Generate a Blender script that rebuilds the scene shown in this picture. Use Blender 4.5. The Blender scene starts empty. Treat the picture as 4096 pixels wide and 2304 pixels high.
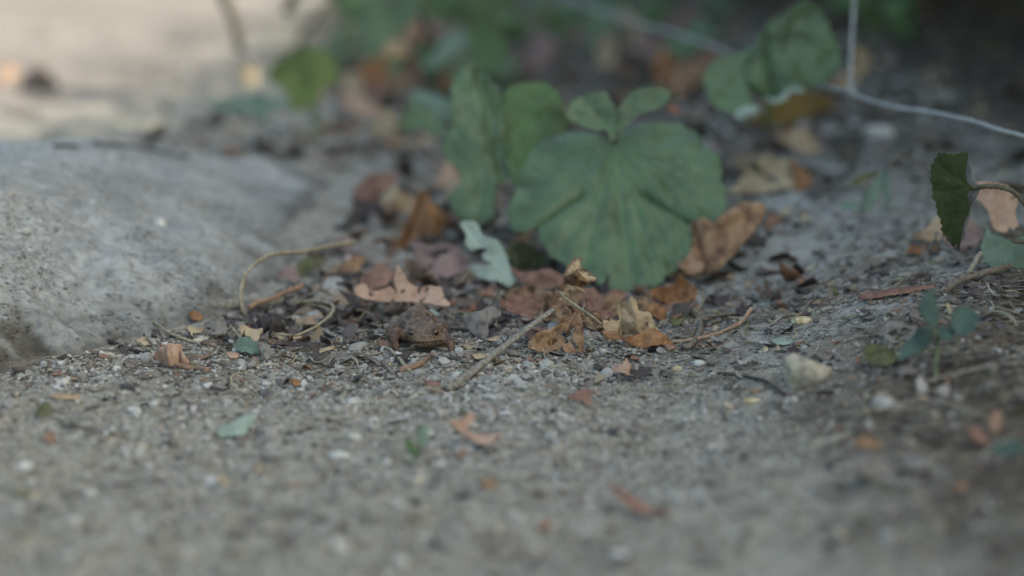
import bpy, math, random
import numpy as np
from mathutils import Vector, Matrix
from mathutils.geometry import delaunay_2d_cdt
R = math.radians
random.seed(7); rng = np.random.default_rng(7)
scn = bpy.context.scene
col = scn.collection

# ---------------------------------------------------------------- camera
F_MM, SENS = 85.0, 36.0
FPX = F_MM / SENS * 4096.0
PITCH = R(12.03)
CAM = np.array([0.0, -1.0307, 0.2475])
cam_d = bpy.data.cameras.new("camera"); cam = bpy.data.objects.new("camera", cam_d); col.objects.link(cam)
cam.location = CAM; cam.rotation_euler = (R(90) - PITCH, 0, 0)
cam_d.lens = F_MM; cam_d.sensor_width = SENS; cam_d.clip_start = 0.05; cam_d.clip_end = 400
cam_d.dof.use_dof = True; cam_d.dof.focus_distance = 1.045; cam_d.dof.aperture_fstop = 4.1
cam_d.dof.aperture_blades = 9
scn.camera = cam

# ---------------------------------------------------------------- sky, sun, exposure
SUN_EL, SUN_AZ = R(48), R(-20)      # azimuth measured from +X
L = np.array([math.cos(SUN_EL) * math.cos(SUN_AZ), math.cos(SUN_EL) * math.sin(SUN_AZ), math.sin(SUN_EL)])
w = bpy.data.worlds.new("World"); scn.world = w; w.use_nodes = True
wn = w.node_tree.nodes; bg = wn['Background']
sky = wn.new('ShaderNodeTexSky'); sky.sky_type = 'NISHITA'; sky.sun_disc = False
sky.sun_elevation = SUN_EL; sky.sun_rotation = R(90) - SUN_AZ
sky.air_density = 1.0; sky.dust_density = 3.0; sky.ozone_density = 0.6
w.node_tree.links.new(sky.outputs[0], bg.inputs[0]); bg.inputs[1].default_value = 0.15
sd = bpy.data.lights.new("sun", 'SUN'); so = bpy.data.objects.new("sun", sd); col.objects.link(so)
sd.energy = 2.35; sd.angle = R(0.53); sd.color = (1.0, 0.92, 0.86)
so.rotation_euler = Vector(L).to_track_quat('Z', 'Y').to_euler()
so.location = (3, -1, 5)
scn.view_settings.view_transform = 'Standard'; scn.view_settings.look = 'None'
scn.view_settings.gamma = 1; scn.view_settings.exposure = 1.5
try:
    scn.view_settings.use_white_balance = True
    scn.view_settings.white_balance_temperature = 7200
    scn.view_settings.white_balance_tint = 0
except Exception: pass

# ---------------------------------------------------------------- noise
def _h(ix, iy, iz, s):
    n = (ix.astype(np.int64) * 374761393 + iy.astype(np.int64) * 668265263 + iz.astype(np.int64) * 2147483647 + s * 974711) & 0xFFFFFFFF
    n = ((n ^ (n >> 13)) * 1274126177) & 0xFFFFFFFF
    n = ((n ^ (n >> 16)) * 2246822519) & 0xFFFFFFFF
    return ((n ^ (n >> 15)) & 0xFFFFFF) / float(0xFFFFFF)
def noise3(x, y, z, s=0):
    x, y, z = np.broadcast_arrays(np.asarray(x, float), np.asarray(y, float), np.asarray(z, float))
    fx, fy, fz = np.floor(x), np.floor(y), np.floor(z)
    u, v, q = x - fx, y - fy, z - fz
    u = u * u * (3 - 2 * u); v = v * v * (3 - 2 * v); q = q * q * (3 - 2 * q)
    r = 0
    for i in (0, 1):
        for j in (0, 1):
            for k in (0, 1):
                r = r + _h(fx + i, fy + j, fz + k, s) * (u if i else 1 - u) * (v if j else 1 - v) * (q if k else 1 - q)
    return r * 2 - 1
def noise2(x, y, s=0):
    x, y = np.broadcast_arrays(np.asarray(x, float), np.asarray(y, float))
    fx, fy = np.floor(x), np.floor(y); u, v = x - fx, y - fy
    u = u * u * (3 - 2 * u); v = v * v * (3 - 2 * v); o = np.zeros_like(fx)
    a = _h(fx, fy, o, s); b = _h(fx + 1, fy, o, s); c = _h(fx, fy + 1, o, s); d = _h(fx + 1, fy + 1, o, s)
    return ((a * (1 - u) + b * u) * (1 - v) + (c * (1 - u) + d * u) * v) * 2 - 1
def ss(t): t = np.clip(t, 0, 1); return t * t * (3 - 2 * t)

# ---------------------------------------------------------------- terrain height
def H(x, y):
    x = np.asarray(x, float); y = np.asarray(y, float)
    h = 0.027 * ss((x - 0.05 - 0.02 * noise2(x * 9, y * 9, 5)) / 0.17)
    far = 1 - 0.85 * ss((y - 0.75 - x * 0.9) / 0.35)
    far = far * (1 - .9 * np.exp(-(((x + .038) / .024) ** 2 + ((y + .0) / .022) ** 2)))
    h = h + 0.0028 * noise2(x * 11, y * 11, 1) * far + 0.0016 * noise2(x * 38 + 3, y * 38, 2) * far
    h = h + 0.0009 * noise2(x * 120, y * 120, 3) * far
    h = h + 0.006 * ss((x - 0.1) / 0.2) * noise2(x * 17 + 9, y * 17, 8)
    return h
def Hfine(x, y):
    n = noise2(x * 420, y * 420, 4); m = noise2(x * 230 + 5, y * 230, 6)
    return H(x, y) + 0.00055 * n + 0.0007 * m

def ray(px, py):
    dx = (px - 2048) / FPX; dy = -(py - 1152) / FPX
    c, s = math.cos(PITCH), math.sin(PITCH)
    d = np.array([dx, c + dy * s, -s + dy * c])      # camera axes in the world
    return d                                          # depth along the axis = t
def G(px, py, lift=0.0):
    """point of the ground seen at photo pixel px, py"""
    d = ray(px, py); z = 0.0
    for _ in range(12):
        t = (z - CAM[2]) / d[2]; p = CAM + d * t; z = float(H(p[0], p[1])) 
    return np.array([p[0], p[1], z + lift])
def D(px, py, depth): return CAM + ray(px, py) * depth
def DG(px, py, depth):
    g = G(px, py); dg = depth_of(g)
    return D(px, py, min(depth, dg - .008)) if dg > 0 else D(px, py, depth)
def depth_of(p): return float((p[1] - CAM[1]) * math.cos(PITCH) - (p[2] - CAM[2]) * math.sin(PITCH))

# ---------------------------------------------------------------- materials
def mat(name, base, var=0.25, scale=60, rough=0.75, bump=0.3, bscale=400, trans=0.0, dark=None, spots=None, spec=0.3, attr=None, hue=None, bdist=0.0006):
    m = bpy.data.materials.new(name); m.use_nodes = True; nt = m.node_tree; N = nt.nodes; K = nt.links
    P = N['Principled BSDF']; P.inputs['Roughness'].default_value = rough
    P.inputs['Specular IOR Level'].default_value = spec
    tc = N.new('ShaderNodeTexCoord')
    n1 = N.new('ShaderNodeTexNoise'); n1.inputs['Scale'].default_value = scale; n1.inputs['Detail'].default_value = 6; n1.inputs['Roughness'].default_value = 0.65
    K.new(tc.outputs['Object'], n1.inputs['Vector'])
    cr = N.new('ShaderNodeValToRGB'); K.new(n1.outputs[0], cr.inputs[0])
    b = np.array(base); dk = np.array(dark) if dark else b * (1 - var * 1.6); lt = np.clip(b * (1 + var), 0, 1)
    if hue: lt = np.array(hue)
    e = cr.color_ramp.elements
    e[0].position = 0.33; e[0].color = (*dk, 1); e[1].position = 0.68; e[1].color = (*lt, 1)
    x = e.new(0.5); x.color = (*b, 1)
    out = cr.outputs[0]
    if attr:
        at = N.new('ShaderNodeAttribute'); at.attribute_name = attr
        mx = N.new('ShaderNodeMix'); mx.data_type = 'RGBA'; mx.blend_type = 'MULTIPLY'; mx.inputs[0].default_value = 1
        K.new(out, mx.inputs[6]); K.new(at.outputs['Color'], mx.inputs[7]); out = mx.outputs[2]
    if spots:
        n2 = N.new('ShaderNodeTexNoise'); n2.inputs['Scale'].default_value = spots[1]; n2.inputs['Detail'].default_value = 3
        K.new(tc.outputs['Object'], n2.inputs['Vector'])
        c2 = N.new('ShaderNodeValToRGB'); c2.color_ramp.elements[0].position = spots[2]; c2.color_ramp.elements[1].position = spots[2] + 0.05
        K.new(n2.outputs[0], c2.inputs[0])
        mx = N.new('ShaderNodeMix'); mx.data_type = 'RGBA'
        K.new(c2.outputs[0], mx.inputs[0]); K.new(out, mx.inputs[6]); mx.inputs[7].default_value = (*spots[0], 1); out = mx.outputs[2]
    K.new(out, P.inputs['Base Color'])
    nb = N.new('ShaderNodeTexNoise'); nb.inputs['Scale'].default_value = bscale; nb.inputs['Detail'].default_value = 5
    K.new(tc.outputs['Object'], nb.inputs['Vector'])
    bp = N.new('ShaderNodeBump'); bp.inputs['Strength'].default_value = bump; bp.inputs['Distance'].default_value = bdist
    K.new(nb.outputs[0], bp.inputs['Height']); K.new(bp.outputs[0], P.inputs['Normal'])
    if trans > 0:
        T = N.new('ShaderNodeBsdfTranslucent'); K.new(out, T.inputs[0])
        S = N.new('ShaderNodeMixShader'); S.inputs[0].default_value = trans
        K.new(P.outputs[0], S.inputs[1]); K.new(T.outputs[0], S.inputs[2]); K.new(S.outputs[0], N['Material Output'].inputs[0])
    return m
GM = {}
def M(key):
    if key in GM: return GM[key]
    c = {
     'green': dict(bdist=.0008, base=(.088,.145,.073), var=.25, scale=45, rough=.42, trans=.16, attr='vein', bump=.5, bscale=260, spots=((.21,.25,.19),330,.665), spec=.4),
     'greendeep': dict(base=(.09,.155,.06), var=.3, scale=40, rough=.6, trans=.22, attr='vein'),
     'greenyellow': dict(base=(.15,.20,.06), var=.3, scale=30, rough=.6, trans=.3, attr='vein'),
     'greengrey': dict(base=(.13,.19,.14), var=.25, scale=40, rough=.6, trans=.15, attr='vein'),
     'greenblue': dict(base=(.045,.085,.068), var=.25, scale=60, rough=.6, trans=.12, attr='vein'),
     'olive': dict(base=(.035,.048,.012), var=.3, scale=60, rough=.7, trans=.2, attr='vein', spots=((.3,.33,.25),500,.73)),
     'mint': dict(base=(.30,.37,.31), var=.2, scale=90, rough=.7, trans=.25, attr='vein'),
     'pink': dict(spots=((.085,.055,.035),170,.645), base=(.40,.27,.195), var=.22, scale=70, rough=.75, trans=.15, dark=(.26,.15,.105), attr='vein'),
     'tan': dict(spots=((.085,.055,.035),170,.66), base=(.39,.29,.18), var=.3, scale=90, rough=.75, trans=.15, dark=(.17,.10,.05), attr='vein'),
     'brown': dict(base=(.26,.155,.088), var=.4, scale=110, rough=.75, trans=.15, hue=(.36,.25,.155), dark=(.075,.042,.026), attr='vein', bump=.6),
     'orange': dict(spots=((.085,.055,.035),170,.645), base=(.30,.155,.072), var=.45, scale=110, rough=.75, trans=.25, dark=(.10,.045,.022), attr='vein'),
     'redbrown': dict(spots=((.085,.055,.035),170,.645), base=(.21,.115,.085), var=.3, scale=90, rough=.7, trans=.1, attr='vein', hue=(.33,.205,.155)),
     'purple': dict(base=(.20,.14,.125), var=.25, scale=80, rough=.8, attr='vein'),
     'greybark': dict(base=(.17,.155,.14), var=.35, scale=200, rough=.9, attr='vein', bump=.7),
     'darkbark': dict(base=(.055,.045,.043), var=.35, scale=200, rough=.9, attr='vein', bump=.7),
     'cream': dict(spots=((.085,.055,.035),170,.645), base=(.40,.33,.22), var=.2, scale=100, rough=.8, trans=.15, attr='vein', dark=(.25,.17,.09)),
     'yellowbrown': dict(base=(.21,.135,.035), var=.3, scale=60, rough=.7, trans=.3, attr='vein'),
     'straw': dict(base=(.25,.22,.155), var=.25, scale=300, rough=.8),
     'greytwig': dict(base=(.215,.195,.16), var=.4, scale=500, rough=.9, bump=.8, bscale=900),
     'darktwig': dict(base=(.05,.042,.038), var=.4, scale=300, rough=.9),
     'redtwig': dict(base=(.22,.14,.095), var=.3, scale=300, rough=.7),
     'stalk': dict(base=(.30,.20,.135), var=.3, scale=300, rough=.6),
     'petiole': dict(base=(.10,.09,.06), var=.3, scale=300, rough=.8),
     'greenstem': dict(base=(.10,.13,.06), var=.3, scale=200, rough=.7),
     'wire': dict(base=(.30,.31,.30), var=.3, scale=400, rough=.7, spec=.3),
     'stonewhite': dict(base=(.42,.415,.385), var=.2, scale=200, rough=.8, bump=.5, bscale=700),
     'stonegrey': dict(base=(.30,.30,.28), var=.25, scale=200, rough=.9, bump=.5, bscale=700),
     'stonetan': dict(base=(.31,.28,.22), var=.3, scale=220, rough=.8, bump=.5, bscale=700),
     'stoneyellow': dict(base=(.42,.34,.17), var=.3, scale=300, rough=.6, hue=(.6,.57,.5)),
     'shell': dict(base=(.50,.50,.47), var=.15, scale=300, rough=.5),
     'browntwig': dict(base=(.15,.13,.105), var=.4, scale=400, rough=.9, bump=.8),
     'moss': dict(base=(.095,.095,.045), var=.4, scale=300, rough=.9),
    }[key]
    GM[key] = mat(key, **c); return GM[key]

# ---------------------------------------------------------------- mesh helpers
def raw(name, V, Fc, m, parent=None, smooth=True, attr=None):
    V = np.asarray(V, np.float32); me = bpy.data.meshes.new(name)
    if isinstance(Fc, np.ndarray):
        k = Fc.shape[1]; me.vertices.add(len(V)); me.vertices.foreach_set('co', V.ravel())
        me.loops.add(Fc.size); me.loops.foreach_set('vertex_index', Fc.astype(np.int32).ravel())
        me.polygons.add(len(Fc)); me.polygons.foreach_set('loop_start', np.arange(0, Fc.size, k, dtype=np.int32))
        me.update(calc_edges=True)
    else:
        me.from_pydata(V.tolist(), [], Fc)
    me.polygons.foreach_set('use_smooth', [smooth] * len(me.polygons))
    if attr:
        for an, c in attr.items():
            a = me.color_attributes.new(an, 'FLOAT_COLOR', 'POINT')
            c = np.asarray(c, np.float32)
            if c.ndim == 1: c = np.stack([c, c, c], 1)
            a.data.foreach_set('color', np.concatenate([c, np.ones((len(c), 1), np.float32)], 1).ravel())
    me.validate(); me.materials.append(m)
    o = bpy.data.objects.new(name, me); col.objects.link(o)
    if parent: o.parent = parent; o.matrix_parent_inverse = Matrix.Translation(-parent.location)
    return o
def tag(o, label=None, cat=None, group=None, kind=None):
    for k, v in (('label', label), ('category', cat), ('group', group), ('kind', kind)):
        if v: o[k] = v
    return o
def empty(name, loc, label, cat, group=None):
    o = bpy.data.objects.new(name, None); col.objects.link(o); o.location = loc; o.empty_display_size = .01
    return tag(o, label, cat, group)

def inside(P, poly):
    x, y = P[:, 0], P[:, 1]; r = np.zeros(len(P), bool); n = len(poly)
    for i in range(n):
        x1, y1 = poly[i]; x2, y2 = poly[(i + 1) % n]
        c = ((y1 > y) != (y2 > y)) & (x < (x2 - x1) * (y - y1) / (y2 - y1 + 1e-12) + x1); r ^= c
    return r
def segdist(P, a, b):
    a = np.array(a, float); b = np.array(b, float); ab = b - a
    t = np.clip(((P - a) @ ab) / (ab @ ab + 1e-9), 0, 1)
    return np.linalg.norm(P - (a + t[:, None] * ab), axis=1), t

Z5 = (1700, 250, 1.525); ZR = (2600, 0, 1.61); ZS = (2900, 500, 2.07); ZT = (2900, 1100, 1.203)
Z4 = (2000, 1000, 2.07); Z3 = (1300, 600, 2.07); Z2 = (800, 900, 2.415); Z1 = (1400, 1150, 4.14)
ZL = (0, 700, 1.61); Z6 = (0, 1400, 1.603); Z7 = (1300, 1400, 1.603); Z8 = (800, 0, 1.61); Z9 = (0, 0, 1.61); Z0 = (0, 0, 1)
def tp(Z, P): return [(Z[0] + x / Z[2], Z[1] + y / Z[2]) for x, y in P]

LID = [0]
def leafmesh(name, Z, poly, mk, tilt=30, yaw=0, anchor=None, depth=None, lift=.0012, amp=.0012, nscale=90, cup=0.0, fold=None,
             ctrl=None, veins=None, holes=(), thick=.00035, rough=.35, res=None, parent=None, smoothpoly=True, vcol=1.35, sink_ok=1, quilt=26.):
    """one leaf: an outline on a tilted plane at its own distance, given relief, folds, veins and thickness"""
    LID[0] += 1; sd_ = LID[0]
    P = np.array(tp(Z, poly)); 
    # refine the outline and roughen it a little
    per = np.linalg.norm(np.roll(P, -1, 0) - P, axis=1).sum(); ext = P.max(0) - P.min(0)
    st = res or max(5.0, min(ext.max() / 34, 16)); Q = []
    for i in range(len(P)):
        a, b, p0, p3 = P[i], P[(i + 1) % len(P)], P[i - 1], P[(i + 2) % len(P)]
        n = max(1, int(np.linalg.norm(b - a) / st))
        for k in range(n):
            t = k / n
            if smoothpoly:
                q = .5 * ((2 * a) + (-p0 + b) * t + (2 * p0 - 5 * a + 4 * b - p3) * t * t + (-p0 + 3 * a - 3 * b + p3) * t ** 3)
            else: q = a + (b - a) * t
            Q.append(q)
    Q = np.array(Q)
    Q = Q + rough * st * np.stack([noise2(Q[:, 0] / st / 1.6, Q[:, 1] / st / 1.6, sd_), noise2(Q[:, 0] / st / 1.6, Q[:, 1] / st / 1.6, sd_ + 50)], 1)
    gx = np.arange(P[:, 0].min(), P[:, 0].max(), st); gy = np.arange(P[:, 1].min(), P[:, 1].max(), st)
    g = np.array([(x + (st / 2 if j % 2 else 0), y) for j, y in enumerate(gy) for x in gx])
    if len(g):
        g = g[inside(g, Q)]
        if len(g):
            dm = np.min(np.linalg.norm(g[:, None, :] - Q[None], axis=2), axis=1); g = g[dm > st * .45]
    A = np.concatenate([Q, g]) if len(g) else Q
    nq = len(Q); ed = [(i, (i + 1) % nq) for i in range(nq)]
    vs, _, fs, *_ = delaunay_2d_cdt([Vector(v) for v in A], ed, [], 1, 1e-5)
    A = np.array([tuple(v) for v in vs]); fs = [tuple(f) for f in fs]
    ce = np.array([A[list(f)].mean(0) for f in fs]); keep = inside(ce, Q)
    for hl in holes: keep &= ~inside(ce, np.array(tp(Z, hl)))
    fs = [f for f, k in zip(fs, keep) if k]
    # the plane
    if anchor is None:
        bi = P[:, 1].argmax(); anchor = (float(P[:, 0].mean() * .5 + P[bi, 0] * .5), float(P[bi, 1]))
    else: anchor = tp(Z, [anchor])[0]
    P0 = G(*anchor, lift=lift) if depth is None else D(*anchor, depth)
    tl = R(tilt); yw = R(yaw); n = np.array([math.sin(yw) * math.sin(tl), -math.cos(yw) * math.sin(tl), math.cos(tl)])
    d = np.stack([ray(x, y) for x, y in A]); tt = ((P0 - CAM) @ n) / (d @ n)
    W = CAM + d * tt[:, None]
    ctr = P.mean(0); rel = (A - ctr) / (ext / 2 + 1e-6); r2 = (rel ** 2).sum(1)
    off = amp * (noise3(W[:, 0] * nscale, W[:, 1] * nscale, W[:, 2] * nscale, sd_) + .5 * noise3(W[:, 0] * nscale * 2.3, W[:, 1] * nscale * 2.3, W[:, 2] * nscale * 2.3, sd_ + 9)
                 + .22 * noise3(W[:, 0] * nscale * 6, W[:, 1] * nscale * 6, W[:, 2] * nscale * 6, sd_ + 19))
    off = off + cup * r2
    if fold:
        for (a, b, h, wd) in fold:
            aa, bb = tp(Z, [a, b]); dd, _ = segdist(A, aa, bb); off = off + h * np.exp(-(dd / wd))
    if ctrl:
        C = np.array([tp(Z, [(c[0], c[1])])[0] for c in ctrl]); cv = np.array([c[2] for c in ctrl])
        dd = np.linalg.norm(A[:, None] - C[None], axis=2) + 4; wt = 1 / dd ** 2.6; off = off + (wt * cv).sum(1) / wt.sum(1)
    vc = np.ones(len(A))
    if veins:
        hm = max(v[3] for v in veins); dist = np.full(len(A), 1e9); groove = np.zeros(len(A))
        for a, b, wd, h in veins:
            aa, bb = tp(Z, [a, b]); dd, t = segdist(A, aa, bb); ww = wd * (1 - .6 * t)
            k = np.exp(-(dd / (ww * .55)) ** 2) * (1 - .5 * t) * (h / hm) ** .5; groove = np.maximum(groove, k); dist = np.minimum(dist, dd + 6 * (1 - h / hm))
        off = off + 1.5 * hm * (1 - np.exp(-(dist / (quilt * 1.0)) ** 2)) - .9 * hm * groove; vc = 1 + (vcol - 1) * groove
    W = W + n * off[:, None]
    pen = H(W[:, 0], W[:, 1]) + .0005 - W[:, 2]
    if pen.max() > 0 and sink_ok > 0:
        dl = min(.05, float(np.quantile(np.maximum(pen, 0), .9)) / .235) + (.009 if Z is Z4 and parent is not None else .003); W = W - d * dl
        hh = H(W[:, 0], W[:, 1]) + .0004; W[:, 2] = np.maximum(W[:, 2], hh)
    used = sorted({i for f in fs for i in f}); mp = {u: i for i, u in enumerate(used)}
    o = raw(name, W[used], [tuple(mp[i] for i in f) for f in fs], M(mk), parent, True, {'vein': vc[used]})
    s = o.modifiers.new('thickness', 'SOLIDIFY'); s.thickness = thick; s.offset = 0
    return o
def recenter(o):
    if o.type != 'MESH' or o.parent: return o
    me = o.data; co = np.empty(len(me.vertices) * 3, np.float32); me.vertices.foreach_get('co', co); co = co.reshape(-1, 3)
    c = co.mean(0); c[2] = co[:, 2].min(); me.vertices.foreach_set('co', (co - c).ravel()); o.location = c.tolist(); me.update(); return o
def leaf(name, label, cat, Z, poly, mk, group=None, **k):
    o = leafmesh(name, Z, poly, mk, **k)
    if k.get('parent') is None: tag(o, label, cat, group); recenter(o)
    return o
def ell(cx, cy, w_, h_, rot=0, n=12, wob=.25, seed=0):
    rr = random.Random(seed * 31 + int(cx) + int(cy)); P = []
    for i in range(n):
        a = 2 * math.pi * i / n; q = 1 + rr.uniform(-wob, wob); x, y = w_ / 2 * math.cos(a) * q, h_ / 2 * math.sin(a) * q
        c, s = math.cos(R(rot)), math.sin(R(rot)); P.append((cx + x * c - y * s, cy + x * s + y * c))
    return P

def tube(name, pts, r0, r1, mk, parent=None, sides=8, wob=0.0, sub=6, cap=True, flat=1.0):
    P = np.array(pts, float); Q = []
    n = len(P)
    for i in range(n - 1):
        a, b = P[i], P[i + 1]; p0 = P[i - 1] if i else 2 * a - b; p3 = P[i + 2] if i + 2 < n else 2 * b - a
        for k in range(sub):
            t = k / sub; Q.append(.5 * ((2 * a) + (-p0 + b) * t + (2 * p0 - 5 * a + 4 * b - p3) * t * t + (-p0 + 3 * a - 3 * b + p3) * t ** 3))
    Q.append(P[-1]); Q = np.array(Q); m = len(Q)
    if wob: Q = Q + wob * np.stack([noise2(np.arange(m) * .7, 0, 3 + m), noise2(np.arange(m) * .7, 5, 4 + m), noise2(np.arange(m) * .7, 9, 5 + m)], 1)
    V = []; up = np.array([0.013, .02, 1.0])
    for i in range(m):
        tdir = Q[min(i + 1, m - 1)] - Q[max(i - 1, 0)]; tdir = tdir / (np.linalg.norm(tdir) + 1e-12)
        a = np.cross(tdir, up); 
        if np.linalg.norm(a) < .1: a = np.cross(tdir, np.array([1., 0, 0]))
        a /= np.linalg.norm(a); b = np.cross(a, tdir); r = r0 + (r1 - r0) * i / (m - 1)
        for j in range(sides):
            q = 2 * math.pi * j / sides; rr = r * (1 + .12 * math.sin(i * 1.7 + j * 2.1) * (1 if wob else 0)); V.append(Q[i] + a * math.cos(q) * rr + b * math.sin(q) * rr * flat)
    Fc = [(i * sides + j, i * sides + (j + 1) % sides, (i + 1) * sides + (j + 1) % sides, (i + 1) * sides + j) for i in range(m - 1) for j in range(sides)]
    Fc += [tuple(range(sides))[::-1], tuple(range((m - 1) * sides, m * sides))]
    return raw(name, V, Fc, M(mk), parent)
def twig(name, label, cat, Z, pts, wpx, mk, depth=None, heights=None, w2=None, group=None, wob=.0002, flat=1.0, dd=None):
    P = tp(Z, pts); out = []
    for i, (x, y) in enumerate(P):
        if dd is not None: out.append(DG(x, y, dd[i]))
        else: out.append(G(x, y, lift=(heights[i] if heights else .0006)))
    dz = depth_of(np.mean(out, 0)); r = wpx / 2 * dz / FPX; r2 = (w2 / 2 * dz / FPX) if w2 is not None else r
    if dd is None: out = [p + np.array([0, 0, min(r, r2) * .6]) for p in out]
    return recenter(tag(tube(name, out, r, r2, mk, wob=wob, flat=flat), label, cat, group))

_ico = None
def ico(sub):
    import bmesh
    b = bmesh.new(); bmesh.ops.create_icosphere(b, subdivisions=sub, radius=1)
    V = np.array([v.co[:] for v in b.verts]); Fc = np.array([[v.index for v in f.verts] for f in b.faces]); b.free(); return V, Fc
I1, I2, I4 = ico(1), ico(2), ico(4)
SID = [0]
def stone(name, label, Z, cx, cy, wpx, hpx, mk, group=None, cat=None, facet=.35, sink=.3):
    SID[0] += 1; s = SID[0]
    (x, y), = tp(Z, [(cx, cy)]); wpx = wpx / Z[2]; hpx = hpx / Z[2]
    g = G(x, y + hpx * .3); dz = depth_of(g); rx = wpx / 2 * dz / FPX; rz = min(max(hpx / 2 * dz / FPX * .8, rx * .25), rx * 1.1); ry = rx * .75
    V = I4[0].copy()
    rr = np.random.default_rng(s)
    for _ in range(11):                                   # chip flat facets off
        n = rr.normal(size=3); n /= np.linalg.norm(n); c = rr.uniform(1 - facet, .95); dd = V @ n - c; V = V - np.where(dd > 0, dd, 0)[:, None] * n
    V = V * (1 + .10 * noise3(V[:, 0] * 1.7, V[:, 1] * 1.7, V[:, 2] * 1.7, s) + .04 * noise3(V[:, 0] * 5, V[:, 1] * 5, V[:, 2] * 5, s + 3))[:, None]
    a = rr.uniform(0, 6.28); c_, s_ = math.cos(a), math.sin(a); V[:, :2] = V[:, :2] @ np.array([[c_, s_], [-s_, c_]])
    V = V * np.array([rx, ry, rz])
    o = raw(name, V, I4[1], M(mk)); o.location = (g[0], g[1], g[2] + rz * (1 - 2 * sink) ); return tag(o, label, cat or name.replace('_', ' '), group)

# ---------------------------------------------------------------- ground
def axis(lo, hi, step, glo, ghi, k=1.09):
    a = list(np.arange(lo, hi, step)); s = step; v = a[-1]; out = []
    while v < ghi: s *= k; v += s; out.append(v)
    s = step; v = a[0]; pre = []
    while v > glo: s *= k; v -= s; pre.append(v)
    return np.array(pre[::-1] + a + out)
xs = axis(-.25, .25, .0010, -60, 60); ys = axis(-.2, .24, .0017, -40, 80, 1.045)
X, Y = np.meshgrid(xs, ys); Zg = Hfine(X, Y); V = np.stack([X, Y, Zg], -1).reshape(-1, 3)
nx, ny = len(xs), len(ys); i = np.arange((ny - 1) * (nx - 1)); r_ = i // (nx - 1); c_ = i % (nx - 1); a = r_ * nx + c_
Fg = np.stack([a, a + 1, a + nx + 1, a + nx], 1)
def darkness(x, y):  # dark humus, plus shade painted into the soil of the back zone
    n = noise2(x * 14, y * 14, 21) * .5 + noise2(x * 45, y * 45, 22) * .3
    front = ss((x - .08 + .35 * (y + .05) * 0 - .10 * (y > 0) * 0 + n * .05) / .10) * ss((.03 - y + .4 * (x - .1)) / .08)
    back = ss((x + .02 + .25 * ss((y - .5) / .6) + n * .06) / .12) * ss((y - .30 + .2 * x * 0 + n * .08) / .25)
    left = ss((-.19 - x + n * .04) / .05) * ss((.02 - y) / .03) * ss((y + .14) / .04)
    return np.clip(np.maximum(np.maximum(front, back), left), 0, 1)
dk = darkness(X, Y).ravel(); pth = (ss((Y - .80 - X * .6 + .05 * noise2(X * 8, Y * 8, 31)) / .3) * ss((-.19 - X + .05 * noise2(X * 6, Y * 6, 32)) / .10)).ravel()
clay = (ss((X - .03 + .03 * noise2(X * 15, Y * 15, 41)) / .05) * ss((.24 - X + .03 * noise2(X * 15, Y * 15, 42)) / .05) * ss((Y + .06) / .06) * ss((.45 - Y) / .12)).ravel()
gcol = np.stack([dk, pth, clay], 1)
gm = bpy.data.materials.new('soil'); gm.use_nodes = True
def soilmat(m):
    nt = m.node_tree; N = nt.nodes; K = nt.links; P = N['Principled BSDF']; P.inputs['Roughness'].default_value = .95; P.inputs['Specular IOR Level'].default_value = .15
    tc = N.new('ShaderNodeTexCoord')
    def nz(sc, det=5, ro=.7):
        n = N.new('ShaderNodeTexNoise'); n.inputs['Scale'].default_value = sc; n.inputs['Detail'].default_value = det; n.inputs['Roughness'].default_value = ro; K.new(tc.outputs['Object'], n.inputs['Vector']); return n.outputs[0]
    def ramp(i_, st):
        r = N.new('ShaderNodeValToRGB'); K.new(i_, r.inputs[0]); e = r.color_ramp.elements
        e[0].position, e[0].color = st[0][0], (*st[0][1], 1); e[1].position, e[1].color = st[-1][0], (*st[-1][1], 1)
        for p_, c in st[1:-1]: q = e.new(p_); q.color = (*c, 1)
        return r.outputs[0]
    def mix(f, a_, b_, bt='MIX'):
        x = N.new('ShaderNodeMix'); x.data_type = 'RGBA'; x.blend_type = bt
        if isinstance(f, float): x.inputs[0].default_value = f
        else: K.new(f, x.inputs[0])
        K.new(a_, x.inputs[6]); K.new(b_, x.inputs[7]); return x.outputs[2]
    at = N.new('ShaderNodeAttribute'); at.attribute_name = 'zone'; sp = N.new('ShaderNodeSeparateColor'); K.new(at.outputs['Color'], sp.inputs[0])
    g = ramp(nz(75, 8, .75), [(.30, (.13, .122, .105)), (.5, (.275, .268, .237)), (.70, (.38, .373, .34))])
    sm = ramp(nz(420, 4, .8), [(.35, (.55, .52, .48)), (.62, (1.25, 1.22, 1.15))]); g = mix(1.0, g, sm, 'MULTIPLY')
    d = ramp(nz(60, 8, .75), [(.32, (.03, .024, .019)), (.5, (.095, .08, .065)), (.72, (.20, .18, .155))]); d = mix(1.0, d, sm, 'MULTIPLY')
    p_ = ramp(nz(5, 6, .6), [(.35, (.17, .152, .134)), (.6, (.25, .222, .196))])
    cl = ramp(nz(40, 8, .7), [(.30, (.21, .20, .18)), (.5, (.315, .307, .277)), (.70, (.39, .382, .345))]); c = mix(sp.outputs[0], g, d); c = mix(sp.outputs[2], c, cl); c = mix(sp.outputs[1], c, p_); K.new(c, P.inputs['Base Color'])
    b = N.new('ShaderNodeBump'); b.inputs['Strength'].default_value = .8; b.inputs['Distance'].default_value = .0012; K.new(nz(330, 8, .8), b.inputs['Height']); K.new(b.outputs[0], P.inputs['Normal'])
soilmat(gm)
tag(raw('ground', V, Fg, gm, attr={'zone': gcol}), kind='structure')

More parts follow.
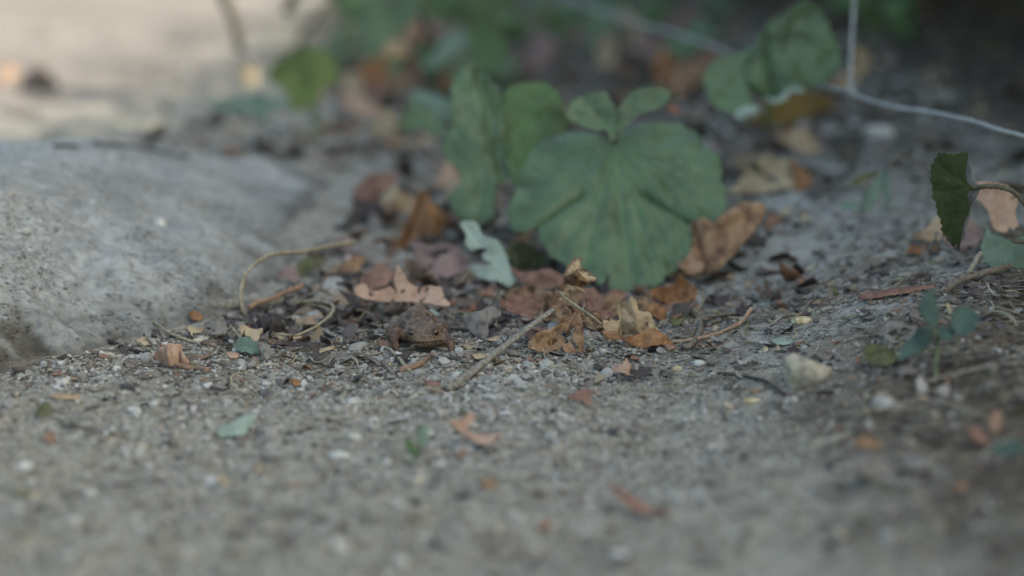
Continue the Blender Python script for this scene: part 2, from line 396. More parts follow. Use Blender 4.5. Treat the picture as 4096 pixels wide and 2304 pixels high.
def sizes(n, lo, hi, p=2.2): return lo + (hi - lo) * rng.random(n) ** p
def palette(n, cols, wts, jit=.15):
    c = np.array(cols)[rng.choice(len(cols), n, p=np.array(wts) / sum(wts))]; return np.clip(c * (1 + rng.uniform(-jit, jit, (n, 1))) , 0, 1)
def attrmat(name, rough=.85, bump=.4, bs=900, trans=0, spec=.25):
    m = mat(name, (1, 1, 1), var=.0, scale=400, rough=rough, bump=bump, bscale=bs, attr='Col', dark=(.72, .72, .72), hue=(1, 1, 1), trans=trans, spec=spec); return m
# ---------------------------------------------------------------- big concrete lump at the left
FP = np.array([(-.56, -.17), (-.30, -.10), (-.222, -.045), (-.185, .004), (-.147, .042), (-.122, .070), (-.108, .115), (-.102, .25), (-.088, .36), (-.080, .44), (-.12, .49), (-.25, .52), (-.60, .56)])
def rockz(x, y):
    P = np.stack([x.ravel(), y.ravel()], 1)
    P2 = P + .006 * np.stack([noise2(P[:, 0] * 40, P[:, 1] * 40, 61), noise2(P[:, 0] * 40, P[:, 1] * 40, 62)], 1) + .002 * np.stack([noise2(P[:, 0] * 150, P[:, 1] * 150, 63), noise2(P[:, 0] * 150, P[:, 1] * 150, 64)], 1)
    dm = np.full(len(P), 9.)
    for i in range(len(FP)):
        d_, _ = segdist(P2, FP[i], FP[(i + 1) % len(FP)]); dm = np.minimum(dm, d_)
    ins = inside(P2, FP); dm = np.where(ins, dm, -dm)
    top = .060 - .085 * np.clip(P[:, 1] - .03, 0, .5) ** 1.0 - .16 * np.clip(P[:, 0] + .20, -.05, .2) * (1 - .0 * P[:, 1])
    top = np.clip(top, .024, .09) + .004 * noise2(P[:, 0] * 14, P[:, 1] * 14, 65)
    wd = .145 + .02 * noise2(P[:, 0] * 20, P[:, 1] * 20, 66)
    t = np.clip(dm / wd, 0, 1); prof = (1 - (1 - t) ** 2.0) ** .92
    z = prof * (top + .010) - .010
    z = z - .006 * np.exp(-(((P[:, 0] + .214) / .018) ** 2 + ((P[:, 1] + .010) / .016) ** 2)) - .006 * np.exp(-(((P[:, 0] + .175) / .006) ** 2 + ((P[:, 1] - .022) / .006) ** 2))   # dark hollow
    rg = ss(dm / .02) * (1.15 - .6 * ss((dm - .05) / .05))
    z = z + rg * .003 * noise2(P[:, 0] * 45, P[:, 1] * 45, 67)
    return np.where(dm > -.004, z, -.012).reshape(x.shape)
rx_ = axis(-.26, -.085, .0010, -.60, -.08, 1.06); ry_ = axis(-.05, .24, .0011, -.18, .57, 1.03)
XX, YY = np.meshgrid(rx_, ry_); ZZ = rockz(XX, YY)
n1, n2 = len(rx_), len(ry_); a = (np.arange(n2 - 1)[:, None] * n1 + np.arange(n1 - 1)).ravel()
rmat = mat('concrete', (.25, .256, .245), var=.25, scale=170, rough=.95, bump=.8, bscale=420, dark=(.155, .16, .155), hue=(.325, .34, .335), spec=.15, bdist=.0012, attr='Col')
gy, gx = np.gradient(ZZ, ry_, rx_); RN = np.stack([-gx, -gy, np.ones_like(gx)], -1); RN /= np.linalg.norm(RN, axis=-1, keepdims=True)
RP = np.stack([XX, YY, ZZ], -1); x_, y_, z_ = XX, YY, ZZ; stp = .35 + .65 * ss((1 - RN[..., 2]) / .25)
dsp = .0016 * noise3(x_ * 110, y_ * 110, z_ * 110, 71) + .0011 * noise3(x_ * 260, y_ * 260, z_ * 260, 72) + .0007 * noise3(x_ * 560, y_ * 560, z_ * 560, 73) - .004 * np.clip(noise3(x_ * 120, y_ * 120, z_ * 120, 74) - .5, 0, 1)
RP = RP + RN * (dsp * stp)[..., None]
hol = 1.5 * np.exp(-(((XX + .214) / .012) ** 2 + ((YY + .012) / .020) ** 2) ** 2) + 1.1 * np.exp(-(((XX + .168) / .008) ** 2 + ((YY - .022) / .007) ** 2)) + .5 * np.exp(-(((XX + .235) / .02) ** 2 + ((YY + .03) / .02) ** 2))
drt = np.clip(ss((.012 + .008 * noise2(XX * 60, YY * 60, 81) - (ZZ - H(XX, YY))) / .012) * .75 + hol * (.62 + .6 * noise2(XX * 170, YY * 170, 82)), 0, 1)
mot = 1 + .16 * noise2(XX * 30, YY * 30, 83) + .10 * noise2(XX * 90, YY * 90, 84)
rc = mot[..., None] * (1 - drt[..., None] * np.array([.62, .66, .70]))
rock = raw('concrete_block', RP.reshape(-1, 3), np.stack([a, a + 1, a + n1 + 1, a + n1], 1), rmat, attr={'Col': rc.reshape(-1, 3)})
gi = rng.integers(0, XX.size, 60000); gx_, gy_ = XX.ravel()[gi] + rng.uniform(-.0005, .0005, len(gi)), YY.ravel()[gi] + rng.uniform(-.0005, .0005, len(gi))
ok = (ZZ.ravel()[gi] > H(gx_, gy_) + .002) & (gy_ < .32) & (noise2(gx_ * 35, gy_ * 35, 85) + .5 * noise2(gx_ * 120, gy_ * 120, 86) + 1.2 * (stp.ravel()[gi] - .75) > .05) ; gi = gi[ok][:16000]; n_ = len(gi)
b_, f_ = I1; gs = sizes(n_, .0004, .0020, 3.2); VV = b_[None] * (1 + .5 * (rng.random((n_, 12, 1)) - .5)) * (gs[:, None] * np.stack([np.ones(n_), rng.uniform(.6, 1, n_), rng.uniform(.5, .8, n_)], 1))[:, None] + RP.reshape(-1, 3)[gi][:, None] - RN.reshape(-1, 3)[gi][:, None] * (gs * .25)[:, None, None]
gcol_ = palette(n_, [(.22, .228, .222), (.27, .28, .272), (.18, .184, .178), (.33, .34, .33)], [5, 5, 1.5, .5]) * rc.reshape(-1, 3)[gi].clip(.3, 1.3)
tag(raw('aggregate', VV.reshape(-1, 3), (f_[None] + (np.arange(n_) * 12)[:, None, None]).reshape(-1, 3), attrmat('mortar_grit'), rock, smooth=False, attr={'Col': np.repeat(gcol_, 12, 0)}), kind='stuff')
tag(rock, 'large rough pale grey concrete lump rising at the left edge of the path', 'concrete block')
def Rk(px, py, lift=0.0):
    d = ray(px, py); t = .8
    for k in range(900):
        p = CAM + d * t
        if p[2] < float(rockz(np.array([p[0]]), np.array([p[1]]))[0]): break
        t += .0012
    return p + np.array([0, 0, lift])

# ---------------------------------------------------------------- scattered small stuff
def place(n, x0, x1, y0, y1, wfun=None):
    P = np.empty((0, 2))
    while len(P) < n:
        q = np.stack([rng.uniform(x0, x1, n), rng.uniform(y0, y1, n)], 1)
        if wfun is not None: q = q[rng.random(n) < wfun(q[:, 0], q[:, 1])]
        P = np.concatenate([P, q])
    P = P[:n]; inr = inside(P, FP) | ((((P[:, 0] + .0385) / .0150) ** 2 + ((P[:, 1] - .002) / .015) ** 2) < 1); return P[~inr]
def batch_stones(name, P, sz, colors, mk, base=I1, sink=.25):
    n = len(P); b, f = base; nv = len(b)
    V = np.repeat(b[None], n, 0) * (1 + .42 * (rng.random((n, nv, 1)) - .5))
    sc = np.stack([sz, sz * rng.uniform(.6, 1, n), sz * rng.uniform(.35, .8, n)], 1); V = V * sc[:, None]
    t = rng.normal(0, .3, (n, 2)); V[..., 2] += V[..., 0] * t[:, :1] + V[..., 1] * t[:, 1:]
    a_ = rng.uniform(0, 6.28, n); c, s = np.cos(a_)[:, None], np.sin(a_)[:, None]; x = V[..., 0] * c - V[..., 1] * s; y = V[..., 0] * s + V[..., 1] * c
    V[..., 0] = x + P[:, :1]; V[..., 1] = y + P[:, 1:]; V[..., 2] += (H(P[:, 0], P[:, 1]) + sc[:, 2] * (1 - 2 * sink))[:, None]
    Fc = (f[None] + (np.arange(n) * nv)[:, None, None]).reshape(-1, 3)
    return raw(name, V.reshape(-1, 3), Fc, mk, smooth=False, attr={'Col': np.repeat(colors, nv, 0)})
sm_ = attrmat('grit')
SC = [(.22, .212, .19), (.30, .292, .265), (.38, .372, .34), (.44, .43, .40), (.38, .33, .25), (.12, .108, .095), (.24, .18, .145)]
def wgrav(x, y): 
    cl = np.clip(.55 + 1.5 * noise2(x * 22, y * 22, 91) + .6 * noise2(x * 60, y * 60, 92), .12, 1); g = .30 * cl + .70 * (.5 + .5 * cl) * np.exp(-(((y - (-.03)) / .11) ** 2)) * np.exp(-(((x + .06) / .15) ** 2)); return g * (1 - .75 * darkness(x, y)) * (1 - .75 * ss((y - .25) / .3)) * (1 - .75 * ss((x - .03) / .06) * ss((.26 - x) / .06) * ss((y + .12) / .08))
P = place(50000, -.30, .32, -.42, .55, wgrav); batch = batch_stones('gravel', P, sizes(len(P), .0004, .0015, 2.4), palette(len(P), SC, [4, 7, 4, .6, .8, 2, .6]), sm_)
tag(batch, kind='stuff')
P = place(1000, -.30, .34, -.45, .55, wgrav); b2 = batch_stones('coarse_gravel', P, sizes(len(P), .0016, .0034, 2.4), palette(len(P), SC, [4, 5, 4, 1.2, 1, 1.5, .6]), sm_, base=I2)
tag(b2, kind='stuff')
P = place(9000, .05, .9, -.4, 1.3, lambda x, y: darkness(x, y)); b3 = batch_stones('soil_crumbs', P, sizes(len(P), .0007, .004, 2.5), palette(len(P), [(.07, .06, .05), (.11, .095, .08), (.17, .155, .135), (.3, .29, .26)], [4, 4, 2, .5]), sm_)
tag(b3, kind='stuff')
P = place(5000, -.9, .3, .4, 1.4, lambda x, y: 1 - .9 * ss((y - .85 - x * 1.1) / .2)); b4 = batch_stones('far_grit', P, sizes(len(P), .001, .005, 2.5), palette(len(P), SC, [5, 5, 3, 1, 1, 5, 2]), sm_)
tag(b4, kind='stuff')

def fibres(name, P, ln, wd, colors, m, arch=.25, curl=1.2):
    n = len(P); K_ = 6; s = 3; th = rng.uniform(0, 6.28, n); kap = rng.normal(0, curl, n); tilt = rng.normal(0, .10, n)
    t = np.linspace(-.5, .5, K_); ang = th[:, None] + kap[:, None] * t * 2
    step = ln[:, None] / (K_ - 1); x = np.cumsum(np.cos(ang), 1) * step; y = np.cumsum(np.sin(ang), 1) * step; x -= x.mean(1, keepdims=True); y -= y.mean(1, keepdims=True)
    x = x + P[:, :1]; y = y + P[:, 1:]; z = H(x, y) + wd[:, None] * .8 + (arch * rng.random(n) ** 3)[:, None] * ln[:, None] * (1 - 4 * t ** 2) * .6 + np.abs(tilt)[:, None] * (t + .5) * ln[:, None] * .6
    C = np.stack([x, y, z], -1); nrm = np.stack([-np.sin(ang), np.cos(ang), np.zeros_like(ang)], -1)
    V = np.empty((n, K_, s, 3)); tap = (1 - .7 * np.abs(t * 2) ** 3)
    for j in range(s):
        q = 2 * math.pi * j / s; V[:, :, j] = C + nrm * (math.cos(q) * wd[:, None] * tap)[..., None]; V[:, :, j, 2] += math.sin(q) * wd[:, None] * .6 * tap
    f = np.array([(i * s + j, i * s + (j + 1) % s, (i + 1) * s + (j + 1) % s, (i + 1) * s + j) for i in range(K_ - 1) for j in range(s)])
    Fc = (f[None] + (np.arange(n) * K_ * s)[:, None, None]).reshape(-1, 4)
    return tag(raw(name, V.reshape(-1, 3), Fc, m, attr={'Col': np.repeat(colors, K_ * s, 0)}), kind='stuff')
FC = [(.33, .29, .20), (.24, .21, .165), (.13, .11, .09), (.06, .05, .045), (.42, .39, .31), (.22, .12, .075), (.16, .165, .07)]
fm = attrmat('plant_fibre', rough=.8)
def wf(x, y): return np.clip(.12 + .6 * np.exp(-(((x + .07) / .06) ** 2 + ((y - .06) / .06) ** 2)) + .85 * np.exp(-(((y - .015 - .10 * ss((x - .1) / .12)) / .055) ** 2)) + .5 * darkness(x, y) * (y < .25), 0, 1)
P = place(22000, -.26, .30, -.30, .45, wf); n = len(P)
fibres('plant_fibres', P, sizes(n, .003, .016, 2.0), sizes(n, .00010, .00035, 2), palette(n, FC, [4, 4, 3, 3, 2, 1, .8]), fm)
P = place(2100, -.26, .32, -.30, .6, wf); n = len(P)
fibres('straw_bits', P, sizes(n, .008, .032, 2.0), sizes(n, .00025, .0007, 2), palette(n, FC, [4, 4, 3, 3, 2, 1, .5]), fm, curl=.7)
P = place(700, -.1, .7, .2, 1.3); n = len(P)
fibres('fallen_stalks', P, sizes(n, .02, .07, 2.0), sizes(n, .0004, .0012, 2), palette(n, FC, [3, 3, 4, 4, 1, 1, 1]), fm, curl=.7)

def flakes(name, P, sz, colors, m, lift=.0006, k=7, curl=.35, tl=.25):
    n = len(P); a_ = np.linspace(0, 2 * math.pi, k, endpoint=False)[None] + rng.uniform(-.3, .3, (n, k)); rr = rng.uniform(.5, 1.05, (n, k)) * sz[:, None]
    asp = rng.uniform(.35, .9, n)[:, None]; x = np.cos(a_) * rr; y = np.sin(a_) * rr * asp
    x = np.concatenate([x * .0, x * .55, x], 1)[:, k - 1:]; y = np.concatenate([y * .0, y * .55, y], 1)[:, k - 1:]
    z = (x * x * curl + y * y * curl * rng.normal(0, 1, (n, 1))) / sz[:, None] * rng.normal(.6, .8, (n, 1)) + x * rng.normal(0, tl, (n, 1)) + y * rng.normal(0, tl, (n, 1)) + rng.normal(0, .05, x.shape) * sz[:, None]
    z = z - z.min(1, keepdims=True) * .7
    t_ = rng.uniform(0, 6.28, (n, 1)); X_ = x * np.cos(t_) - y * np.sin(t_) + P[:, :1]; Y_ = x * np.sin(t_) + y * np.cos(t_) + P[:, 1:]
    V = np.stack([X_, Y_, H(P[:, 0], P[:, 1])[:, None] + lift + z], -1); nv = 2 * k + 1; fs = []
    for j in range(k):
        j2 = (j + 1) % k; fs += [(0, 1 + j, 1 + j2), (1 + j, 1 + k + j, 1 + k + j2), (1 + j, 1 + k + j2, 1 + j2)]
    Fc = (np.array(fs)[None] + (np.arange(n) * nv)[:, None, None]).reshape(-1, 3)
    o = raw(name, V.reshape(-1, 3), Fc, m, attr={'Col': np.repeat(colors, nv, 0)}); s = o.modifiers.new('thickness', 'SOLIDIFY'); s.thickness = .0002; return tag(o, kind='stuff')
lm = attrmat('leaf_crumb', rough=.75, trans=.15)
LC = [(.20, .17, .15), (.13, .11, .10), (.07, .06, .06), (.25, .15, .10), (.36, .29, .19), (.32, .30, .27), (.17, .17, .08)]
P = place(5200, -.26, .32, -.30, .45, wf); n = len(P)
flakes('leaf_crumbs', P, sizes(n, .0012, .0048, 2.2), palette(n, LC, [4, 4, 3, 1.3, 1, 3, .4]), lm)
def wl(x, y): return ss((y - .16 - .1 * (x < -.02)) / .15) * (1 - ss((y - .95 - x * 1.1) / .2)) * (.35 + .65 * (noise2(x * 12, y * 12, 77) > -.1))
P = place(900, -.25, .75, .12, 1.5, wl); n = len(P)
flakes('leaf_litter', P, sizes(n, .005, .019, 1.6), palette(n, [(.14, .12, .10), (.08, .07, .055), (.24, .14, .08), (.30, .24, .16), (.11, .11, .06)], [4, 4, 2, 1.5, 1.5], .3), lm, k=9, curl=.5, tl=.3)
P = place(800, -.11, .14, .04, .42); n = len(P)
flakes('litter_under_leaves', P, sizes(n, .003, .010, 1.8), palette(n, [(.12, .095, .08), (.06, .05, .045), (.24, .13, .08), (.30, .22, .15), (.22, .2, .18)], [4, 4, 2.5, 1.8, 1.5], .3), lm, k=9, curl=.5, tl=.3)
P = place(420, -.135, .02, .0, .17); n = len(P)
flakes('litter_beside_toad', P, sizes(n, .002, .0075, 1.8), palette(n, [(.14, .12, .11), (.075, .065, .065), (.20, .12, .09), (.28, .22, .15), (.28, .27, .26)], [4, 4, 1.5, 1.2, 2], .3), lm, k=9, curl=.5, tl=.3)

# ---------------------------------------------------------------- tree added outside the frame to shade the near ground, hedge behind the fence
def leafcloud(name, C, sz, colors, m, parent=None):
    n = len(C); k = 6; a_ = np.linspace(0, 2 * math.pi, k, endpoint=False)
    u = rng.normal(size=(n, 3)); u /= np.linalg.norm(u, axis=1)[:, None]; v = rng.normal(size=(n, 3)); v -= (v * u).sum(1)[:, None] * u; v /= np.linalg.norm(v, axis=1)[:, None]
    nn = np.cross(u, v); V = C[:, None] + (u[:, None] * np.cos(a_)[None, :, None] + v[:, None] * (np.sin(a_) * .62)[None, :, None]) * sz[:, None, None] + nn[:, None] * (np.cos(2 * a_) * .18)[None, :, None] * sz[:, None, None]
    Fc = np.array([(0, 1, 2, 3), (0, 3, 4, 5)])[None] + (np.arange(n) * k)[:, None, None]
    return raw(name, V.reshape(-1, 3), Fc.reshape(-1, 4), m, parent, attr={'Col': np.repeat(colors, k, 0)})
bark = mat('bark', (.12, .10, .08), var=.4, scale=12, rough=.95, bump=1, bscale=40, bdist=.01)
GM['bark'] = bark
lfm = attrmat('foliage', rough=.6, trans=.2)
SH = np.array([3.0, -1.13, 0.]) ; T_ = 7.2
TC = SH + L * T_
tr = empty('added_shade_tree', (TC[0], TC[1], 0), 'unseen broad leafy tree added right of the path so its crown shades the ground', 'tree')
tube('trunk', [(TC[0], TC[1], -.1), (TC[0] + .1, TC[1], 1.5), (TC[0], TC[1] + .1, 3.4), (TC[0], TC[1], 5.)], .26, .12, 'bark', tr, wob=.03)
for q in range(7):
    a_ = q * .9; tube('limb', [(TC[0], TC[1], 2.6 + q * .3), (TC[0] + math.cos(a_) * 1.1, TC[1] + math.sin(a_) * 1.1, 4 + q * .15), (TC[0] + math.cos(a_) * 2.3, TC[1] + math.sin(a_) * 2.3, 5 + q * .1)], .08, .02, 'bark', tr, wob=.03)
u = rng.normal(size=(26000, 3)); u /= np.linalg.norm(u, axis=1)[:, None]
rad = (rng.random(26000) ** .4) * (1 + .10 * noise3(u[:, 0] * 3, u[:, 1] * 3, u[:, 2] * 3, 5)); Cc = TC + u * rad[:, None] * np.array([3.05, 3.05, 2.2])
leafcloud('crown', Cc, rng.uniform(.10, .2, len(Cc)), palette(len(Cc), [(.05, .10, .03), (.08, .14, .04), (.04, .07, .025)], [1, 1, 1]), lfm, tr)
V = I4[0] * 1.0; V = TC + V * (.86 + .10 * noise3(V[:, 0] * 3, V[:, 1] * 3, V[:, 2] * 3, 5))[:, None] * np.array([3.05, 3.05, 2.2])
raw('crown_sun_blocker', V, I4[1], mat('sun_blocker_green', (.05, .09, .03), var=.4, scale=8, rough=.8), tr)  # solid core added so that no sun leaks through the crown

hd = empty('hedge', (.95, .95, 0), 'dark dense hedge behind the wire fence at the upper right', 'hedge')
n = 26000; hx = rng.uniform(-.9, 1.3, n); t_ = rng.random(n)
# hedge runs from beside the camera on the right towards the back, above the top of the frame, kept dense there to darken the upper right
ax0, ax1 = np.array([.75, -.15]), np.array([.34, 1.95])
cc = ax0 + (ax1 - ax0) * t_[:, None]; hz = .13 + rng.random(n) ** .8 * (1.0 - .46 * np.clip(cc[:, 1], 0, 1.9))
cc = cc + rng.normal(0, .16, (n, 2)) + np.array([.10, 0])
C3 = np.stack([cc[:, 0], cc[:, 1], hz + .05 * noise2(cc[:, 0] * 9, cc[:, 1] * 9, 3)], 1)
leafcloud('foliage', C3, rng.uniform(.014, .035, n), palette(n, [(.035, .06, .025), (.05, .085, .035), (.025, .04, .02)], [1, 1, 1]), lfm, hd)
for q in range(14):
    b = ax0 + (ax1 - ax0) * (q + .5) / 14 + rng.normal(0, .04, 2) + np.array([.12, 0]); z = float(H(*b))
    tube('stem', [(b[0], b[1], z - .01), (b[0] + .02, b[1] - .02, .25), (b[0] - .03, b[1] + .02, .6)], .006, .003, 'darktwig', hd, wob=.004)

# ---------------------------------------------------------------- toad
def build_toad():
    base = G(1692, 1408)
    S = []                                                        # spheres (x, y, z, r) in mm; x to the viewer's right, y away, z up
    def E(c, r, rot=0, n=1): S.append(('e', np.array(c, float), np.array(r, float), rot))
    def ch(pts):
        for i in range(len(pts) - 1):
            a, b = np.array(pts[i], float), np.array(pts[i + 1], float); k = max(2, int(np.linalg.norm(b[:3] - a[:3]) / .35))
            for j in range(k + 1):
                q = a + (b - a) * j / k; S.append(('e', q[:3], np.array([q[3]] * 3), 0))
    yaw = R(14)                                                   # head turned a little to the viewer's right
    E((-2.6, 17, 8.6), (8.6, 10.5, 7.0), R(-8)); E((-3.0, 23, 7.2), (7.5, 7, 6.2)); E((-1.2, 9, 8.0), (8.0, 7.5, 6.0), R(-8))
    E((-3.2, 17, 11.6), (5.4, 8.5, 5.0), R(-8))                  # hump of the back
    E((.2, .8, 7.9), (7.7, 6.4, 4.6), yaw); E((1.6, -3.0, 6.8), (5.6, 3.9, 3.5), yaw); E((2.1, -4.7, 6.7), (3.9, 2.5, 2.8), yaw)   # skull, snout
    E((.9, -1.5, 4.6), (6.6, 5.0, 2.0), yaw)                     # lower jaw
    E((-1.0, 5, 4.5), (6.5, 6, 3.6)); 
    E((-4.2, -1.0, 10.4), (2.2, 2.4, 1.9)); E((5.2, -.9, 10.7), (2.1, 2.4, 1.9))      # brows over the eyes
    E((-6.2, 4.5, 9.6), (2.0, 3.2, 1.6)); E((6.8, 4.8, 9.8), (1.9, 3.2, 1.6))         # parotoid glands
    # viewer's left front leg: shoulder, raised elbow, forearm down to the hand
    ch([(-6.0, 3.5, 6.5, 3.0), (-9.0, 1.0, 7.6, 2.4), (-11.6, -1.2, 9.4, 1.9), (-12.1, -1.7, 8.8, 1.9), (-12.3, -2.8, 5.2, 1.8), (-11.6, -3.8, 2.2, 1.35), (-10.9, -4.6, 1.0, 1.3)])
    E((-10.4, -5.2, .7), (2.3, 1.9, .9))
    for a_, l_ in ((-60, 2.9), (-25, 4.0), (8, 4.6), (42, 3.6)):
        dx, dy = math.sin(R(a_)), -math.cos(R(a_)); ch([(-10.4, -5.2, .8, .62), (-10.4 + dx * l_ * .5, -5.2 + dy * l_ * .5, 1.0, .5), (-10.4 + dx * l_, -5.2 + dy * l_, .35, .42)])
    # viewer's right front leg
    ch([(6.0, 2.5, 5.5, 3.1), (8.6, -.8, 6.0, 2.5), (11.0, -2.2, 5.9, 2.1), (12.0, -2.6, 5.0, 2.0), (12.6, -3.8, 2.4, 1.55), (12.4, -4.8, .9, 1.35)])
    E((11.6, -5.6, .5), (2.2, 1.8, .9))
    for a_, l_ in ((-70, 3.2), (-32, 4.3), (2, 4.4), (38, 3.3)):
        dx, dy = math.sin(R(a_)), -math.cos(R(a_)); ch([(11.6, -5.6, .7, .62), (11.6 + dx * l_ * .5, -5.6 + dy * l_ * .5, .95, .5), (11.6 + dx * l_, -5.6 + dy * l_, .2, .42)])
    # hind legs folded along the flanks, knees outwards
    for s_ in (-1, 1):
        ox = -2.6 * 1
        ch([(ox + s_ * 5, 24, 5.5, 4.0), (ox + s_ * 9.5, 17, 7.2, 3.6), (ox + s_ * (11.2 if s_ < 0 else 10.0), 10.5, 6.6, 2.6), (ox + s_ * (11.2 if s_ < 0 else 10.0), 9.6, 5.0, 2.3), (ox + s_ * 11, 15, 2.6, 2.3), (ox + s_ * 9.5, 20, 1.4, 1.6), (ox + s_ * 11, 15.5, .9, 1.25), (ox + s_ * 12.5, 11, .6, 1.1)])
        for a_, l_ in ((-35, 3.2), (-12, 4.6), (10, 6), (30, 4.6), (52, 3)):
            dx, dy = math.sin(R(a_ * s_)), -math.cos(R(a_)); bx = ox + s_ * 12.5; ch([(bx, 11, .6, .7), (bx + dx * l_, 11 + dy * l_, .3, .42)])
    bv, bf = ico(3); b2v, b2f = ico(2); V, Fc, off = [], [], 0
    for _, c, r, rot in S:
        v, f = (bv, bf) if r.max() > 2.4 else (b2v, b2f); v = v * r; cc_, s_ = math.cos(rot), math.sin(rot)
        v = np.stack([v[:, 0] * cc_ - v[:, 1] * s_, v[:, 0] * s_ + v[:, 1] * cc_, v[:, 2]], 1) + c
        V.append(v); Fc.append(f + off); off += len(v)
    tmp = raw('tmp', np.concatenate(V), np.concatenate(Fc), M('tan'))
    m = tmp.modifiers.new('r', 'REMESH'); m.mode = 'VOXEL'; m.voxel_size = .26
    m = tmp.modifiers.new('s', 'SMOOTH'); m.factor = .5; m.iterations = 5
    dg = bpy.context.evaluated_depsgraph_get(); ev = tmp.evaluated_get(dg); me = ev.to_mesh()
    n = len(me.vertices); co = np.empty(n * 3, np.float32); me.vertices.foreach_get('co', co); co = co.reshape(-1, 3).astype(float)
    no = np.empty(n * 3, np.float32); me.vertices.foreach_get('normal', no); no = no.reshape(-1, 3)
    fs = np.array([list(p.vertices) for p in me.polygons if len(p.vertices) == 4]); ev.to_mesh_clear(); bpy.data.objects.remove(tmp)
    x, y, z = co.T; rg = np.random.default_rng(3)
    # eye sockets, mouth line, nostrils
    eyes = [np.array([-4.3, -3.1, 8.95]), np.array([5.75, -2.9, 9.35])]
    disp = np.zeros(n)
    wart = np.zeros(n)
    idx = np.where((z > 5) | (np.abs(x) > 9))[0]; pick = co[rg.choice(idx, 420, replace=False)]
    for c in pick:
        r = rg.uniform(.28, .75) * (1.15 if c[1] > 4 else .7); d2 = ((co - c) ** 2).sum(1); k = np.exp(-d2 / r ** 2); disp += .7 * r * k; wart = np.maximum(wart, k)
    disp += .14 * noise3(x * 1.7, y * 1.7, z * 1.7, 3) + .10 * noise3(x * .8, y * .8, z * .8, 4)
    for e in eyes:
        d = np.linalg.norm(co - e, axis=1); disp -= .55 * np.exp(-(d / 1.35) ** 2)
    mz = 5.7 - .012 * (x - 1) ** 2 + .05 * x
    fr = (y < 1.5) & (np.abs(x - 1) < 7.6); mk_ = np.exp(-((z - mz) / .32) ** 2) * fr; disp -= .75 * mk_; disp += .22 * np.exp(-((z - mz - .7) / .35) ** 2) * fr
    ns = [np.array([.6, -6.6, 8.05]), np.array([3.7, -6.6, 8.3])]; nos = np.zeros(n)
    for e in ns: k = np.exp(-(((co - e) ** 2).sum(1)) / .42 ** 2); nos = np.maximum(nos, k)
    disp -= .7 * nos
    co = co + no * disp[:, None]
    # colour: brown, warmer lips and throat, darker mottling, paler warts
    mot = noise3(x * .45, y * .45, z * .45, 11) * .5 + noise3(x * 1.1, y * 1.1, z * 1.1, 12) * .35
    c0 = np.array([.17, .115, .078]); c1 = np.array([.075, .05, .038]); c2 = np.array([.22, .15, .085])
    t = ss(mot * 1.3 + .5)[:, None]; C = c1 * (1 - t) + c0 * t
    lip = (np.exp(-((z - 6.6) / 1.6) ** 2) * ss((1.5 - y) / 3) * (np.abs(x - 1) < 8.5))[:, None]; C = C * (1 - .7 * lip) + c2 * .7 * lip
    thr = (ss((4.8 - z) / 1.2) * (np.abs(x) < 8) * (y < 8))[:, None]; C = C * (1 - .6 * thr) + np.array([.17, .125, .075]) * .6 * thr
    arm = ((np.abs(x) > 8.6) & (y < 3))[:, None]; C = np.where(arm, C * np.array([1.05, .92, .9]), C)
    C = C * .76 * (1 + .6 * wart[:, None] * (rg.random((n, 1)) * .2 + .9)); sock = sum(np.exp(-(np.linalg.norm(co - e, axis=1) / 1.9) ** 4) for e in eyes); C = C * (1 - .55 * sock[:, None]); C = C * (1 - .6 * (mk_ + nos)[:, None].clip(0, 1))
    tm = attrmat('toad_skin', rough=.55, bump=.5, bs=1500, spec=.4)
    root = empty('toad', base.tolist(), 'small brown warty toad crouching with its head raised below the curled pink leaf', 'toad')
    def w(p): return np.asarray(p) * .001 + base
    raw('body', w(co), fs, tm, root, attr={'Col': C})
    # eyes: black glossy ball with a golden ring
    em = bpy.data.materials.new('toad_eye'); em.use_nodes = True; N = em.node_tree.nodes; P = N['Principled BSDF']; P.inputs['Roughness'].default_value = .08
    at = N.new('ShaderNodeAttribute'); at.attribute_name = 'Col'; em.node_tree.links.new(at.outputs['Color'], P.inputs['Base Color'])
    for e, fw in zip(eyes, (np.array([-.45, -.88, -.02]), np.array([.62, -.78, -.02]))):
        v, f = I4; fw = fw / np.linalg.norm(fw); r = 1.5; d = v @ fw; up = np.array([0, 0, 1.]) - fw * fw[2]; sd_ = np.cross(fw, up)
        a_ = np.sqrt(((v @ sd_) / .80) ** 2 + ((v @ up) / .56) ** 2)
        col_ = np.where((a_ < 1)[:, None], np.array([.004, .004, .004]), np.array([.13, .075, .018]) * (.6 + .5 * rg.random((len(v), 1)))); col_ = np.where((d < .35)[:, None], np.array([.05, .03, .02]), col_)
        raw('eye', w(e + v * r + fw * -.25), f, em, root, attr={'Col': col_})
    return root
build_toad()
# ================================================================ plants
def plant(px, py, name, label, cat='plant', group=None):
    g = G(px, py); return empty(name, g.tolist(), label, cat, group)
def petiole(par, pts, r, mk='greenstem', r1=None):
    return tube('stem', [np.array(p) for p in pts], r, r1 or r * .8, mk, par, wob=.0004)
